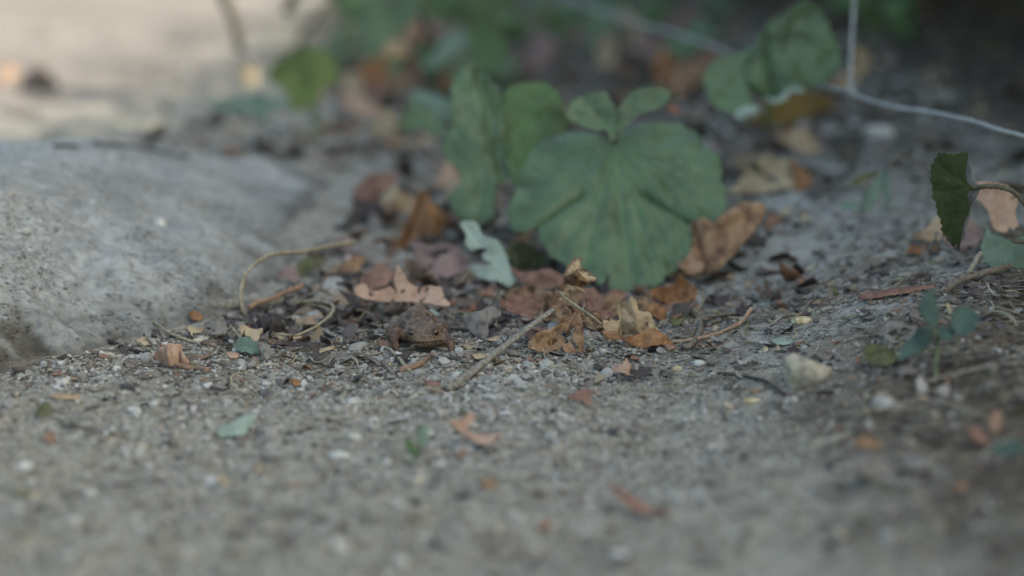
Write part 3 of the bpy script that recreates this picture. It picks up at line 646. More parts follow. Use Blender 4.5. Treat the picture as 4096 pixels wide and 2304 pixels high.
# --- the large leaved plant in the middle
p = plant(2380, 800, 'leafy_plant', 'low plant with one very large scalloped green leaf hanging over the crumpled brown leaves')
big = [(1160,480),(1180,430),(1250,370),(1340,330),(1450,310),(1500,318),(1560,306),(1600,335),(1650,350),(1672,392),(1700,420),(1706,460),(1750,490),(1770,505),(1803,530),(1800,580),(1818,640),(1800,690),(1826,715),(1842,745),(1832,790),(1846,840),(1832,860),(1840,890),(1828,930),(1795,970),(1780,1002),(1755,985),(1720,988),(1690,962),(1640,952),(1600,942),(1628,1000),(1626,1030),(1642,1055),(1622,1090),(1632,1120),(1600,1150),(1604,1180),(1572,1196),(1562,1222),(1520,1236),(1480,1265),(1455,1285),(1450,1312),(1424,1320),(1402,1348),(1370,1338),(1340,1352),(1312,1376),(1275,1370),(1240,1388),(1210,1370),(1180,1378),(1150,1362),(1108,1372),(1085,1345),(1056,1350),(1040,1315),(1010,1308),(985,1285),(958,1292),(930,1262),(895,1262),(882,1238),(855,1240),(842,1205),(815,1205),(790,1178),(764,1178),(752,1140),(728,1118),(725,1095),(700,1088),(703,1050),(688,1015),(692,970),(660,1000),(630,998),(605,1012),(575,1000),(550,1008),(530,985),(510,975),(512,945),(496,925),(505,895),(492,868),(515,835),(515,810),(545,780),(550,735),(566,690),(575,640),(610,570),(650,500),(700,440),(780,395),(860,378),(960,388),(1050,420),(1110,450),(1145,472)]
c0 = (1160, 490)
bv = [(c0,(1250,1330),13,.0011),(c0,(1560,1130),11,.0010),(c0,(960,1250),11,.0010),(c0,(1740,880),10,.0009),(c0,(640,900),10,.0009),(c0,(1640,560),9,.0007),(c0,(680,620),9,.0007),
      ((1225,720),(1420,1290),8,.0006),((1330,810),(1620,1010),7,.0005),((1330,800),(1500,1200),6,.0004),((1050,850),(820,1130),7,.0005),((1450,680),(1560,900),6,.0004),((1430,560),(1720,680),6,.0004),((1400,540),(1500,380),6,.0004),((1000,660),(720,820),6,.0004),((980,620),(760,560),6,.0004),((900,700),(640,780),5,.0004)]
B = leafmesh('leaf', Z5, big, 'green', tilt=42, yaw=-6, anchor=(1240,1385), lift=.006, amp=.0026, nscale=38, cup=-.006, veins=bv, quilt=34., fold=[((690,975),(960,800),-.006,9),((1603,940),(1330,790),-.006,9),((560,690),(820,640),-.004,12)], parent=p, rough=.2, res=8, thick=.0004, vcol=1.5)
B['label'] = 'very large round scalloped green leaf dusted with pale specks'
dB = depth_of(G(2380, 1160))
leafmesh('leaf', Z5, [(1110,420),(1050,420),(980,400),(910,370),(875,355),(856,330),(868,310),(858,290),(890,270),(886,240),(920,228),(934,202),(970,206),(1005,186),(1045,192),(1085,178),(1115,195),(1130,235),(1150,260),(1162,300),(1165,360),(1160,430),(1150,490),(1120,470)], 'green', tilt=62, depth=1.215, amp=.0015, veins=[((1120,410),(960,210),9,.0006),((1080,380),(890,300),7,.0004)], parent=p)
leafmesh('leaf', Z5, [(1170,355),(1165,300),(1200,250),(1215,225),(1235,208),(1250,180),(1285,175),(1310,158),(1345,162),(1375,150),(1405,158),(1440,150),(1468,165),(1500,178),(1490,200),(1495,222),(1470,240),(1465,265),(1430,275),(1405,296),(1370,296),(1350,312),(1310,312),(1280,345),(1230,400),(1170,480),(1155,440)], 'green', tilt=62, depth=1.222, amp=.0015, veins=[((1170,340),(1460,180),8,.0006)], parent=p)
leafmesh('leaf', Z5, [(460,230),(480,190),(505,180),(520,158),(560,155),(590,135),(630,138),(660,122),(720,130),(760,145),(775,165),(805,180),(822,220),(842,255),(832,290),(845,330),(870,380),(840,440),(800,520),(740,620),(680,700),(610,780),(550,780),(500,640),(470,560),(450,480),(450,380),(460,300)], 'greendeep', tilt=55, depth=1.27, amp=.003, nscale=60, veins=[((480,560),(700,200),10,.001),((560,420),(800,300),8,.0006),((560,420),(600,640),8,.0006)], parent=p)
leafmesh('leaf', Z5, [(150,170),(168,140),(160,110),(195,70),(220,45),(255,40),(285,18),(320,30),(345,40),(365,70),(392,90),(405,125),(440,150),(450,200),(462,250),(472,330),(485,400),(478,480),(495,560),(505,640),(515,700),(470,735),(430,790),(440,830),(420,880),(430,940),(400,965),(380,985),(345,985),(320,1002),(290,985),(262,988),(240,965),(205,960),(190,930),(165,910),(168,880),(148,850),(170,790),(205,750),(222,690),(165,620),(110,540),(120,460),(160,400),(150,330),(165,250)], 'green', tilt=66, depth=1.265, amp=.0035, nscale=55, fold=[((330,60),(480,700),-.005,22)], veins=[((400,250),(330,900),9,.0007),((420,420),(200,560),8,.0006)], parent=p)
petiole(p, [D(2464, 565, 1.215), D(2462, 520, 1.235), D(2440, 600, 1.27), G(2400, 830)], .0011, 'petiole')
petiole(p, [D(1985, 560, 1.27), D(2090, 500, 1.30), G(2390, 810)], .0010)
petiole(p, [D(2240, 420, 1.28), D(2300, 560, 1.31), G(2400, 800)], .0010)

# --- plant behind the fence wire, upper right
p = plant(3060, 560, 'leafy_plant', 'green plant with wavy white tipped leaves in front of the bent wire fence')
leafmesh('leaf', ZR, [(345,540),(342,500),(360,465),(370,430),(405,405),(430,375),(470,370),(505,352),(545,360),(590,350),(630,368),(680,400),(650,440),(632,500),(650,560),(640,620),(690,690),(650,740),(600,755),(570,772),(530,745),(500,742),(470,715),(430,708),(400,670),(370,640),(362,600)], 'green', tilt=60, depth=1.34, amp=.0025, nscale=50, parent=p, veins=[((640,420),(460,650),9,.0008)])
leafmesh('leaf', ZR, [(640,440),(690,340),(690,290),(715,200),(745,180),(770,140),(820,120),(860,80),(910,60),(950,25),(1010,10),(1060,40),(1105,60),(1130,110),(1152,150),(1165,200),(1195,235),(1205,280),(1228,310),(1222,360),(1232,410),(1200,450),(1192,490),(1150,515),(1120,545),(1080,545),(1035,575),(1000,570),(950,600),(905,588),(880,630),(840,640),(800,665),(765,640),(740,610),(700,600),(650,560),(630,500)], 'green', tilt=72, depth=1.345, amp=.005, nscale=45, parent=p, fold=[((730,220),(800,640),-.008,18)], veins=[((960,100),(800,600),10,.001),((950,250),(1180,380),8,.0007),((900,330),(1050,540),8,.0006)])
leafmesh('leaf', ZR, [(560,360),(640,300),(720,290),(780,380),(790,480),(740,600),(690,640),(640,560),(600,470)], 'green', tilt=62, depth=1.352, amp=.004, nscale=50, parent=p)
leafmesh('leaf_tip', ZR, [(752,612),(800,640),(860,600),(920,560),(970,570),(1000,590),(960,600),(905,600),(885,640),(845,655),(800,672),(765,650)], 'mint', tilt=40, depth=1.335, amp=.001, parent=p)
leafmesh('leaf_tip', ZR, [(545,730),(590,690),(640,680),(700,700),(680,735),(630,752),(590,778),(560,770)], 'mint', tilt=40, depth=1.325, amp=.001, parent=p)
petiole(p, [D(3000, 260, 1.43), D(3060, 330, 1.5), G(3060, 560)], .0013); petiole(p, [D(3170, 100, 1.46), D(3110, 300, 1.52), G(3060, 560)], .0013)
leaf('dead_leaf', 'yellow brown dead leaf lying under the white tipped green leaves by the wire', 'dead leaf', ZR, [(610,770),(700,730),(760,650),(820,640),(900,590),(980,570),(1060,585),(1140,610),(1200,640),(1150,695),(1080,735),(980,775),(900,800),(800,820),(700,805)], 'yellowbrown', tilt=42, amp=.003)
leaf('dead_leaf', 'tan curled dead leaf directly behind the upright fence wire', 'dead leaf', ZR, [(1150,545),(1230,490),(1300,440),(1330,380),(1300,320),(1370,315),(1415,380),(1405,450),(1360,505),(1300,555),(1230,575)], 'tan', tilt=50, amp=.004, anchor=(1260,590))

# --- right edge plant with a folded dark leaf
p = plant(4090, 1330, 'edge_plant', 'right edge plant with a folded dark olive leaf on a bent stalk')
dR = 1.075
ol = [(1760,240),(1775,228),(1800,236),(1820,228),(1850,246),(1870,238),(1900,248),(1905,232),(1935,238),(1960,224),(1985,232),(2008,226),(2012,260),(2003,300),(2008,330),(1996,360),(1990,390),(1998,420),(2000,450),(2020,500),(2060,518),(2020,545),(2012,600),(2028,680),(2002,760),(1985,810),(1970,860),(1962,920),(1948,1000),(1935,1030),(1918,985),(1900,1005),(1880,1000),(1862,965),(1842,962),(1830,925),(1805,912),(1800,880),(1782,860),(1800,830),(1780,810),(1785,780),(1755,735),(1762,700),(1742,670),(1748,640),(1712,600),(1724,560),(1712,530),(1722,500),(1698,455),(1712,420),(1700,390),(1712,360),(1706,330),(1735,310),(1728,285),(1752,270)]
o = leafmesh('leaf', ZS, ol, 'olive', tilt=84, yaw=-12, depth=dR, amp=.0008, nscale=90, veins=[((2030,520),(1750,330),7,.0004),((2030,520),(1740,560),7,.0004),((2030,520),(1860,900),7,.0004)], parent=p, rough=.15, res=6, vcol=1.6)
o['label'] = 'dark olive green half of a folded leaf with tiny white spots'
leafmesh('leaf', ZS, [(2006,250),(2030,300),(2042,360),(2052,420),(2080,470),(2120,512),(2060,520),(2020,498),(2000,450),(1990,390),(2003,320)], 'greybark', tilt=80, yaw=-50, depth=dR + .002, amp=.0004, parent=p, res=6)
leafmesh('leaf', ZS, [(2060,524),(2110,535),(2085,590),(2045,660),(2030,740),(2005,820),(1990,900),(1962,950),(1968,880),(1990,800),(2026,690),(2012,600)], 'greybark', tilt=80, yaw=-50, depth=dR + .002, amp=.0004, parent=p, res=6)
tube('stem', [DG(x, y, d) for (x, y), d in zip(tp(ZS, [(2030,520),(2100,514),(2160,508),(2230,508),(2300,518),(2370,545),(2430,590),(2490,660),(2540,760),(2560,1000)]), [dR-.001,dR-.003,1.07,1.068,1.066,1.065,1.064,1.063,1.062,1.062])], .0011, .0012, 'petiole', p, wob=.0002)
leafmesh('leaf', ZS, [(2155,868),(2185,890),(2205,912),(2240,922),(2280,942),(2330,945),(2370,955),(2420,945),(2490,935),(2560,1000),(2520,1150),(2440,1190),(2400,1200),(2360,1185),(2330,1195),(2305,1235),(2280,1210),(2240,1218),(2215,1195),(2195,1205),(2180,1165),(2150,1155),(2145,1115),(2120,1085),(2125,1050),(2108,1015),(2125,985),(2130,950),(2150,920)], 'greengrey', tilt=50, anchor=(2300,1235), amp=.0012, veins=[((2390,955),(2300,1190),8,.0006),((2390,955),(2160,1060),7,.0005),((2390,955),(2460,1160),7,.0005)], parent=p, res=6, lift=.003)['label'] = 'small dusty green scalloped leaf lowest on the right edge'
petiole(p, [D(4055, 960, 1.08), D(4110, 1000, 1.09), G(4100, 1330)], .0010, 'petiole')
leaf('dead_leaf', 'smooth salmon pink dead leaf standing behind the bent stalk at the right edge', 'dead leaf', ZS, [(2070,482),(2130,470),(2200,468),(2330,500),(2400,570),(2425,640),(2402,740),(2432,830),(2400,872),(2352,850),(2330,892),(2270,885),(2225,862),(2195,790),(2165,700),(2110,640),(2080,600)], 'pink', tilt=68, anchor=(2300,980), amp=.0012, depth=1.12)
leaf('dead_leaf', 'tattered pale brown dead leaf at the foot of the dark olive leaf', 'dead leaf', ZS, [(1780,950),(1830,860),(1900,830),(1960,800),(2040,780),(2100,830),(2140,880),(2120,960),(2080,1010),(2060,1040),(2020,1010),(1960,1050),(1920,1010),(1860,1045),(1830,1000)], 'purple', tilt=40, amp=.002, nscale=140)
leaf('dead_leaf', 'crumbling tan dead leaf just left of the dark olive leaf tip', 'dead leaf', ZS, [(1560,930),(1600,870),(1680,840),(1720,770),(1790,740),(1800,830),(1830,900),(1780,960),(1700,980),(1660,950),(1600,970)], 'tan', tilt=35, amp=.0025, nscale=140)
leaf('dead_leaf', 'thin orange brown leaf scrap below the crumbling tan leaf at right', 'dead leaf', ZS, [(1500,1050),(1560,1000),(1640,1020),(1740,1000),(1760,1040),(1680,1060),(1600,1080)], 'orange', tilt=25, amp=.0015, nscale=140)

# --- wilted stalks mid right
p = plant(3560, 950, 'wilted_seedling', 'wilted seedling with two hanging grey green leaves right of the big leaf')
leafmesh('leaf', ZS, [(1130,640),(1160,560),(1210,500),(1275,440),(1290,500),(1270,590),(1230,670),(1180,730),(1150,700)], 'greengrey', tilt=60, depth=1.215, amp=.0015, parent=p)
leafmesh('leaf', ZS, [(1300,380),(1350,370),(1370,450),(1360,540),(1375,640),(1340,660),(1310,560),(1290,470)], 'greengrey', tilt=60, depth=1.225, amp=.0015, parent=p)
leafmesh('leaf', ZS, [(1050,470),(1120,420),(1200,390),(1270,370),(1260,420),(1180,450),(1100,490)], 'moss', tilt=50, depth=1.24, amp=.001, parent=p)
leafmesh('leaf', ZS, [(960,650),(1040,640),(1110,670),(1120,720),(1060,700),(990,700)], 'greengrey', tilt=40, depth=1.20, amp=.001, parent=p)
petiole(p, [D(3545, 680, 1.23), D(3580, 640, 1.25), D(3650, 640, 1.26), D(3720, 700, 1.27), G(3760, 800)], .0007, 'browntwig')
leaf('dead_leaf', 'grey spoon shaped dried leaf below the wilted seedling', 'dead leaf', ZS, [(1110,700),(1150,710),(1160,800),(1200,870),(1190,930),(1140,955),(1080,930),(1050,880),(1090,820)], 'greybark', tilt=25, amp=.001)
leaf('dead_leaf', 'pale cream and tan dead leaf propped right of the big green leaf', 'dead leaf', ZR, [(510,1235),(560,1180),(600,1130),(650,1090),(700,1040),(760,1015),(830,1035),(880,1025),(930,1040),(905,1100),(940,1160),(930,1220),(850,1232),(760,1236),(650,1246)], 'cream', tilt=48, amp=.002, holes=[[(745,1110),(800,1130),(830,1190),(780,1180)]])
leaf('dead_leaf', 'orange brown half of a dead leaf right of the propped cream leaf', 'dead leaf', ZR, [(905,1035),(950,1070),(1000,1100),(1040,1160),(1055,1225),(1000,1228),(935,1225),(930,1150)], 'orange', tilt=48, amp=.002)
leaf('dead_leaf', 'tan rounded dead leaf above the cream leaf on the dark soil', 'dead leaf', ZR, [(810,890),(870,850),(950,835),(1030,870),(1090,920),(1100,970),(1040,1000),(960,990),(890,950)], 'tan', tilt=30, amp=.003)
stone('stone', 'white rounded stone on dark soil below the fence wire', ZR, 1470, 835, 195, 150, 'stonewhite')
stone('stone', 'small beige stone left of the white stone on dark soil', ZR, 1195, 905, 65, 55, 'stonetan')
stone('stone', 'yellowish small stone on clay between the big leaf and wilted seedling', ZS, 660, 755, 110, 70, 'stoneyellow')
leaf('dead_leaf', 'short yellowish leaf scrap right behind the tan curled leaf', 'dead leaf', ZS, [(340,740),(420,760),(500,690),(570,670),(540,730),(470,780),(430,800),(370,780)], 'cream', tilt=30, amp=.002)
stone('stone', 'cream oval stone half buried below the olive leaf', ZS, 1525, 1245, 175, 95, 'stonetan')

# --- small blurred blue green seedling lower right
p = plant(3740, 1560, 'seedling', 'small blurred blue green seedling with rounded leaves at the lower right')
dS = .93
for q, (pl, mk_, tl) in enumerate([([(930,150),(945,110),(965,85),(1000,78),(1022,130),(1032,200),(1012,255),(975,235),(945,190)], 'greenblue', 60), ([(1085,205),(1120,162),(1180,152),(1222,190),(1214,240),(1180,282),(1130,284),(1092,252)], 'greenblue', 40), ([(1015,268),(1060,250),(1102,268),(1104,300),(1070,322),(1030,304)], 'greenblue', 35), ([(1004,268),(985,330),(935,372),(870,388),(835,412),(846,352),(888,308),(940,262)], 'greenblue', 35)]):
    leafmesh('leaf', ZT, pl, mk_, tilt=tl, depth=dS, amp=.001, parent=p, res=7)
petiole(p, [D(3745, 1320, dS), D(3750, 1400, .935), G(3740, 1560)], .0008, 'greenstem')
p = plant(1645, 1845, 'seedling', 'tiny two leaved green seedling left of the small pink leaf in the foreground')
leafmesh('leaf', Z7, [(590,540),(620,490),(655,500),(665,570),(640,620),(600,620)], 'greengrey', tilt=50, depth=.885, amp=.0006, parent=p, res=6)
leafmesh('leaf', Z7, [(515,585),(545,570),(580,620),(605,680),(570,690),(530,650)], 'greendeep', tilt=45, depth=.88, amp=.0006, parent=p, res=6)
petiole(p, [D(1682, 1785, .88), G(1660, 1840)], .0006)

# --- background plants, top
p = plant(1270, 560, 'background_plant', 'blurred plant with a yellow green lobed leaf beside the sunlit path')
leafmesh('leaf', Z8, [(430,480),(470,400),(560,340),(640,290),(760,300),(850,360),(885,440),(900,520),(800,560),(760,640),(700,700),(620,720),(570,680),(560,600),(500,540)], 'greenyellow', tilt=60, depth=1.66, amp=.004, nscale=30, parent=p)
leafmesh('leaf', Z8, [(80,700),(120,640),(250,600),(380,600),(560,640),(580,690),(450,720),(420,790),(350,780),(300,730),(200,740)], 'greengrey', tilt=28, depth=1.60, amp=.003, parent=p)
petiole(p, [D(1230, 300, 1.66), D(1260, 400, 1.7), G(1280, 560)], .002)
p = plant(1560, 330, 'background_plant', 'tall blurred plant at the top with broad green leaves above the orange leaf')
for pl, mk_, dp, tl in [([(1040,-40),(1400,-40),(1390,100),(1300,200),(1200,270),(1130,350),(1080,350),(1040,280),(1010,180),(1030,80)], 'green', 1.78, 68), ([(800,-60),(1040,-60),(1040,100),(960,130),(880,60)], 'greendeep', 1.95, 60), ([(1400,-60),(1720,-60),(1700,60),(1600,150),(1480,120),(1400,40)], 'greendeep', 1.9, 60), ([(1740,180),(1860,170),(1960,260),(1960,380),(1880,480),(1790,420),(1740,300)], 'greendeep', 1.72, 70), ([(1480,440),(1520,330),(1580,240),(1650,190),(1720,230),(1740,300),(1680,360),(1600,400),(1540,450)], 'greengrey', 1.75, 60), ([(1700,-60),(2060,-60),(2000,40),(1880,150),(1780,110)], 'greendeep', 2.0, 60)]:
    leafmesh('leaf', Z8, pl, mk_, tilt=tl, depth=dp, amp=.005, nscale=25, parent=p, res=14)
for a_ in [(640,260,780,80,880,-60), (1420,360,1440,180,1420,-60), (1640,460,1730,150,1700,-60), (1960,480,1920,200,1800,-60)]:
    P_ = tp(Z8, [(a_[0],a_[1]),(a_[2],a_[3]),(a_[4],a_[5])]); petiole(p, [G(*P_[0]) if P_[0][1] > 100 else D(*P_[0], 1.9), D(*P_[1], 1.9), D(*P_[2], 1.9)], .0022, 'petiole')
p = plant(1750, 560, 'background_plant', 'blurred grey green leaved plant directly left of the big folded leaf')
leafmesh('leaf', Z8, [(1360,600),(1450,580),(1540,610),(1620,660),(1640,760),(1570,790),(1480,720),(1400,680)], 'greengrey', tilt=40, depth=1.50, amp=.003, parent=p)
leafmesh('leaf', Z8, [(1380,640),(1480,690),(1560,780),(1600,850),(1500,870),(1420,830),(1350,860),(1280,830),(1320,740)], 'green', tilt=45, depth=1.47, amp=.004, parent=p)
petiole(p, [D(1700, 470, 1.48), G(1760, 570)], .002)
for (x, y, w_, h_, mk_, lb) in [(2420,140,150,120,'green','blurred green leaves in front of the long diagonal wire at the top'),(2660,40,150,90,'greendeep','blurred leaf at the top beside the start of the wire'),(2780,170,150,120,'green','blurred dark leaves between the wire and the white tipped plant'),(3470,60,420,190,'greendeep','dark green foliage clump at the top right behind the upright wire'),(2240,120,120,130,'greendeep','small dark leaves at the top above the big plant')]:
    p = plant(x, y + h_ * .9, 'background_plant', lb)
    for q in range(4 if w_ < 300 else 9):
        rx = random.uniform(-.42, .42) * w_; ry = random.uniform(-.5, .4) * h_; s_ = random.uniform(60, 110)
        leafmesh('leaf', Z0, ell(x + rx, y + ry, s_ * 1.2, s_, random.uniform(0, 180), seed=q), mk_, tilt=random.uniform(35, 75), yaw=random.uniform(-30, 30), depth=depth_of(G(x, y + h_ * .9)) * random.uniform(.97, 1.03), amp=.004, nscale=30, parent=p, res=12)
    petiole(p, [G(x, y + h_ * .9), D(x + 10, y, depth_of(G(x, y + h_ * .9)))], .002)

rb = random.Random(41)
for (x0, x1, y0, y1, n_, mks, lb) in [(1340,1600,-20,240,25,['greendeep','green','greenyellow','greengrey'],'loose blurred leaves left of the tall plant at the top'),(1600,2060,-20,300,29,['green','greendeep','greengrey','greendeep'],'blurred leafy growth at the top above the folded leaf'),(2080,2560,-20,220,25,['green','greengrey','greendeep'],'blurred leafy growth behind the start of the fence wire'),(2560,3000,-20,260,14,['greendeep','green','green'],'blurred leafy growth left of the white tipped plant')]:
    xm = (x0 + x1) / 2; g0 = G(xm, y1 + 40); d0 = depth_of(g0) * (1.14 if x0 > 2000 else 1); p = empty('background_plant', g0.tolist(), lb, 'plant')
    for q in range(n_):
        x = rb.uniform(x0, x1); y = rb.uniform(y0, y1); s_ = rb.uniform(50, 130)
        leafmesh('leaf', Z0, ell(x, y, s_ * 1.25, s_, rb.uniform(0, 180), n=14, wob=.18, seed=q), rb.choice(mks), tilt=rb.uniform(25, 80), yaw=rb.uniform(-45, 45), depth=d0 * (rb.uniform(.97, 1.12) if x0 > 2000 else rb.uniform(.93, 1.08)), amp=.005, nscale=28, parent=p, res=12)
    for q in range(5):
        x = rb.uniform(x0, x1); tube('stem', [G(xm + rb.uniform(-80, 80), y1 + 40), D((x + xm) / 2, (y1 + y0) / 2 + 40, d0), D(x, y0, d0)], .0012, .0007, 'petiole', p, wob=.0008)
FAR = []
for q in range(26):
    x = rb.uniform(1350, 2900); y = rb.uniform(60, 420) if x < 2200 else rb.uniform(60, 300); FAR.append((x, y, rb.choice(['orange', 'tan', 'redbrown', 'brown', 'cream', 'purple']), rb.uniform(60, 140)))
far_n = {}
for q, (x, y, mk_, s_) in enumerate(sorted(FAR)):
    nm_ = {'orange': 'orange', 'tan': 'tan', 'redbrown': 'reddish', 'brown': 'brown', 'cream': 'cream', 'purple': 'mauve'}[mk_]
    k = far_n.get(nm_, 0); far_n[nm_] = k + 1
    leaf('dead_leaf', 'far blurred %s dead leaf among the top plants, %s %s one from the left' % (nm_, ['first', 'second', 'third', 'fourth', 'fifth', 'sixth', 'seventh', 'eighth', 'ninth', 'tenth'][k], nm_), 'dead leaf', Z0, ell(x, y, s_ * 1.3, s_ * .7, rb.uniform(0, 180), n=11, wob=.3, seed=q), mk_, group='far blurred dead leaves', tilt=rb.uniform(20, 50), amp=.005, nscale=40, res=10)

# ================================================================ wire fence
f = empty('wire_fence', G(4080, 1100).tolist(), 'grey wire fence with one upright and a sagging bottom strand at the upper right', 'fence')
W1 = [(2250,-20,1.88),(2380,40,1.80),(2560,95,1.71),(2720,140,1.62),(2860,190,1.55),(3020,260,1.47),(3200,325,1.40),(3300,345,1.36),(3400,372,1.325),(3480,400,1.295),(3590,430,1.26),(3720,447,1.23),(3900,490,1.185),(4096,545,1.145),(4300,600,1.11),(4900,730,1.02),(6200,1000,.88),(8000,1250,.76)]
tube('strand', [DG(x, y, d) for x, y, d in W1], .00100, .00100, 'wire', f, wob=.0004, sides=10)
tube('upright', [D(3401, 378, 1.325), D(3402, 300, 1.325), D(3410, 120, 1.33), D(3418, -60, 1.335), D(3425, -900, 1.34)], .00108, .00108, 'wire', f, sides=10)
kn = []
for q in range(26):
    a_ = q * .9; t = q / 25; c = np.array(D(3388 + 34 * t, 366 + 12 * t, 1.325)); kn.append(c + np.array([0, math.cos(a_) * .0022, math.sin(a_) * .0022]))
tube('knot', kn, .0008, .0008, 'wire', f, sides=6, sub=3)

# ================================================================ crumpled brown leaves in the centre
p = G(2420, 1420)
e = empty('crumpled_leaf', G(2560, 1400).tolist(), 'crumpled tan and orange dead leaf with a long curved stalk in the centre', 'dead leaf')
leafmesh('blade', Z4, [(850,625),(858,580),(875,540),(905,558),(960,580),(988,560),(975,500),(965,440),(985,418),(1005,440),(1042,440),(1065,420),(1090,402),(1130,438),(1150,500),(1200,510),(1245,522),(1262,560),(1290,630),(1312,668),(1240,690),(1120,700),(1000,720),(900,700)], 'tan', tilt=62, depth=1.085, amp=0.0033, nscale=110, veins=[((1300,660),(1100,480),7,.0008),((1200,690),(1000,450),6,.0006),((1290,640),(1170,500),5,.0005),((1100,690),(950,600),6,.0006)], parent=e, res=5, vcol=1.5, fold=[((1080,420),(1150,690),.003,16),((1000,440),(1010,690),-.003,16)])
leafmesh('blade', Z4, [(850,640),(905,650),(960,660),(1030,730),(1060,700),(1120,690),(1165,660),(1212,645),(1262,650),(1300,668),(1350,700),(1435,748),(1390,770),(1330,782),(1200,782),(1120,770),(1060,752),(1000,738),(940,740),(880,720),(862,690)], 'orange', tilt=42, depth=1.074, amp=0.0027, nscale=90, cup=-.002, veins=[((1430,755),(1180,700),8,.0008),((1430,755),(1080,740),7,.0006)], parent=e, res=5, vcol=1.4)
leafmesh('blade', Z4, [(680,550),(720,560),(800,560),(855,600),(862,690),(830,690),(790,660),(730,650),(700,620)], 'brown', tilt=50, depth=1.09, amp=0.0045, nscale=160, parent=e, res=5)
tube('stalk', [DG(x, y, d) for (x, y), d in zip(tp(Z4, [(1400,762),(1450,760),(1530,752),(1620,738),(1700,720),(1800,692),(1880,660),(1960,622),(2020,575),(2050,530),(2085,480)]), [1.072,1.071,1.07,1.07,1.071,1.073,1.075,1.077,1.078,1.079,1.08])], .0008, .0010, 'stalk', e, wob=.0002)

e = empty('crumpled_leaf', G(2280, 1400).tolist(), 'curled brown dead leaf tangle whose tip stands up before the big green leaf', 'dead leaf')
o = leafmesh('curled_tip', Z4, [(525,245),(530,205),(542,180),(560,140),(590,108),(600,80),(620,66),(650,60),(685,62),(665,85),(664,112),(690,150),(720,170),(752,190),(775,210),(798,228),(785,240),(790,262),(750,262),(730,285),(715,300),(690,298),(690,318),(655,300),(620,300),(600,300),(560,285),(535,275)], 'brown', tilt=78, depth=1.085, amp=0.0048, nscale=230, cup=-.006, parent=e, res=4, veins=[((650,80),(560,260),5,.0006),((660,120),(760,240),5,.0006),((655,110),(650,290),5,.0006)], vcol=1.8, fold=[((664,100),(700,290),-.004,9),((560,180),(700,260),.003,9)])
leafmesh('curled_tip', Z4, [(600,120),(655,78),(662,110),(655,150),(600,190),(560,215),(545,200)], 'tan', tilt=75, depth=1.079, amp=0.0023, nscale=200, parent=e, res=4)
leafmesh('curled_tip', Z4, [(672,120),(700,160),(745,195),(795,232),(770,250),(720,235),(690,200),(670,170)], 'tan', tilt=75, yaw=30, depth=1.079, amp=0.0023, nscale=200, parent=e, res=4)
leafmesh('blade', Z4, [(560,285),(600,300),(650,305),(705,345),(650,345),(600,360),(590,405),(540,400),(490,425),(500,370),(530,340),(550,310)], 'tan', tilt=75, depth=1.087, amp=0.0030, nscale=200, parent=e, res=4, holes=[[(570,330),(590,330),(575,380)]])
leafmesh('blade', Z4, [(480,432),(520,440),(570,470),(620,482),(600,540),(580,585),(540,610),(500,635),(440,602),(420,570),(440,530),(465,500)], 'brown', tilt=70, depth=1.085, amp=0.0045, nscale=170, parent=e, res=4, veins=[((610,490),(450,590),5,.0006)], vcol=1.6)
leafmesh('blade', Z4, [(230,790),(262,755),(300,730),(350,690),(400,670),(450,650),(500,640),(540,610),(580,580),(600,550),(628,530),(612,580),(590,610),(545,680),(520,700),(510,740),(540,770),(560,795),(530,800),(500,812),(470,833),(430,850),(378,882),(350,865),(320,862),(290,850),(265,850),(240,822)], 'brown', tilt=52, depth=1.062, amp=0.0042, nscale=130, parent=e, res=4, veins=[((600,560),(280,760),6,.0007),((480,650),(380,860),5,.0005)], vcol=1.5, holes=[[(460,690),(500,700),(520,670),(540,668),(510,735),(475,715)]], fold=[((300,740),(560,600),.004,12)])
leafmesh('blade', Z4, [(650,512),(665,550),(682,600),(692,660),(690,700),(697,760),(695,822),(670,810),(650,800),(620,770),(578,748),(600,700),(615,660),(630,590)], 'brown', tilt=68, depth=1.066, amp=0.0027, nscale=130, parent=e, res=4, cup=-.002)
leafmesh('blade', Z4, [(560,760),(600,770),(640,800),(690,815),(650,830),(600,812),(540,815),(520,790)], 'brown', tilt=30, depth=1.064, amp=0.0030, nscale=160, parent=e, res=4)
for pl, tl, yw, mk_, dd_ in [([(440,480),(500,450),(560,470),(590,520),(560,560),(500,570),(450,540)],60,-40,'brown',1.075),([(520,560),(570,540),(620,560),(610,640),(570,690),(530,660)],60,35,'brown',1.07),([(600,480),(660,470),(700,520),(690,600),(640,610),(610,560)],55,-20,'brown',1.082),([(700,560),(770,540),(830,580),(850,640),(800,660),(730,640)],60,25,'tan',1.082),([(420,700),(480,690),(520,730),(500,790),(440,800),(400,760)],35,20,'brown',1.06),([(320,770),(380,730),(440,740),(430,800),(370,830)],60,-30,'orange',1.056)]:
    leafmesh('blade', Z4, pl, mk_, tilt=tl, yaw=yw, depth=dd_, amp=.003, nscale=220, parent=e, res=4, rough=.6)
tube('midrib', [DG(x, y, d) for (x, y), d in zip(tp(Z4, [(488,348),(520,380),(560,412),(600,440),(640,470),(680,497),(720,522),(770,560),(840,610)]), [1.078]*5 + [1.076]*4)], .0007, .0006, 'straw', e, wob=.0002)
tube('vein', [D(x, y, 1.076) for (x, y) in tp(Z4, [(682,497),(692,470),(698,420)])], .0005, .0002, 'straw', e)
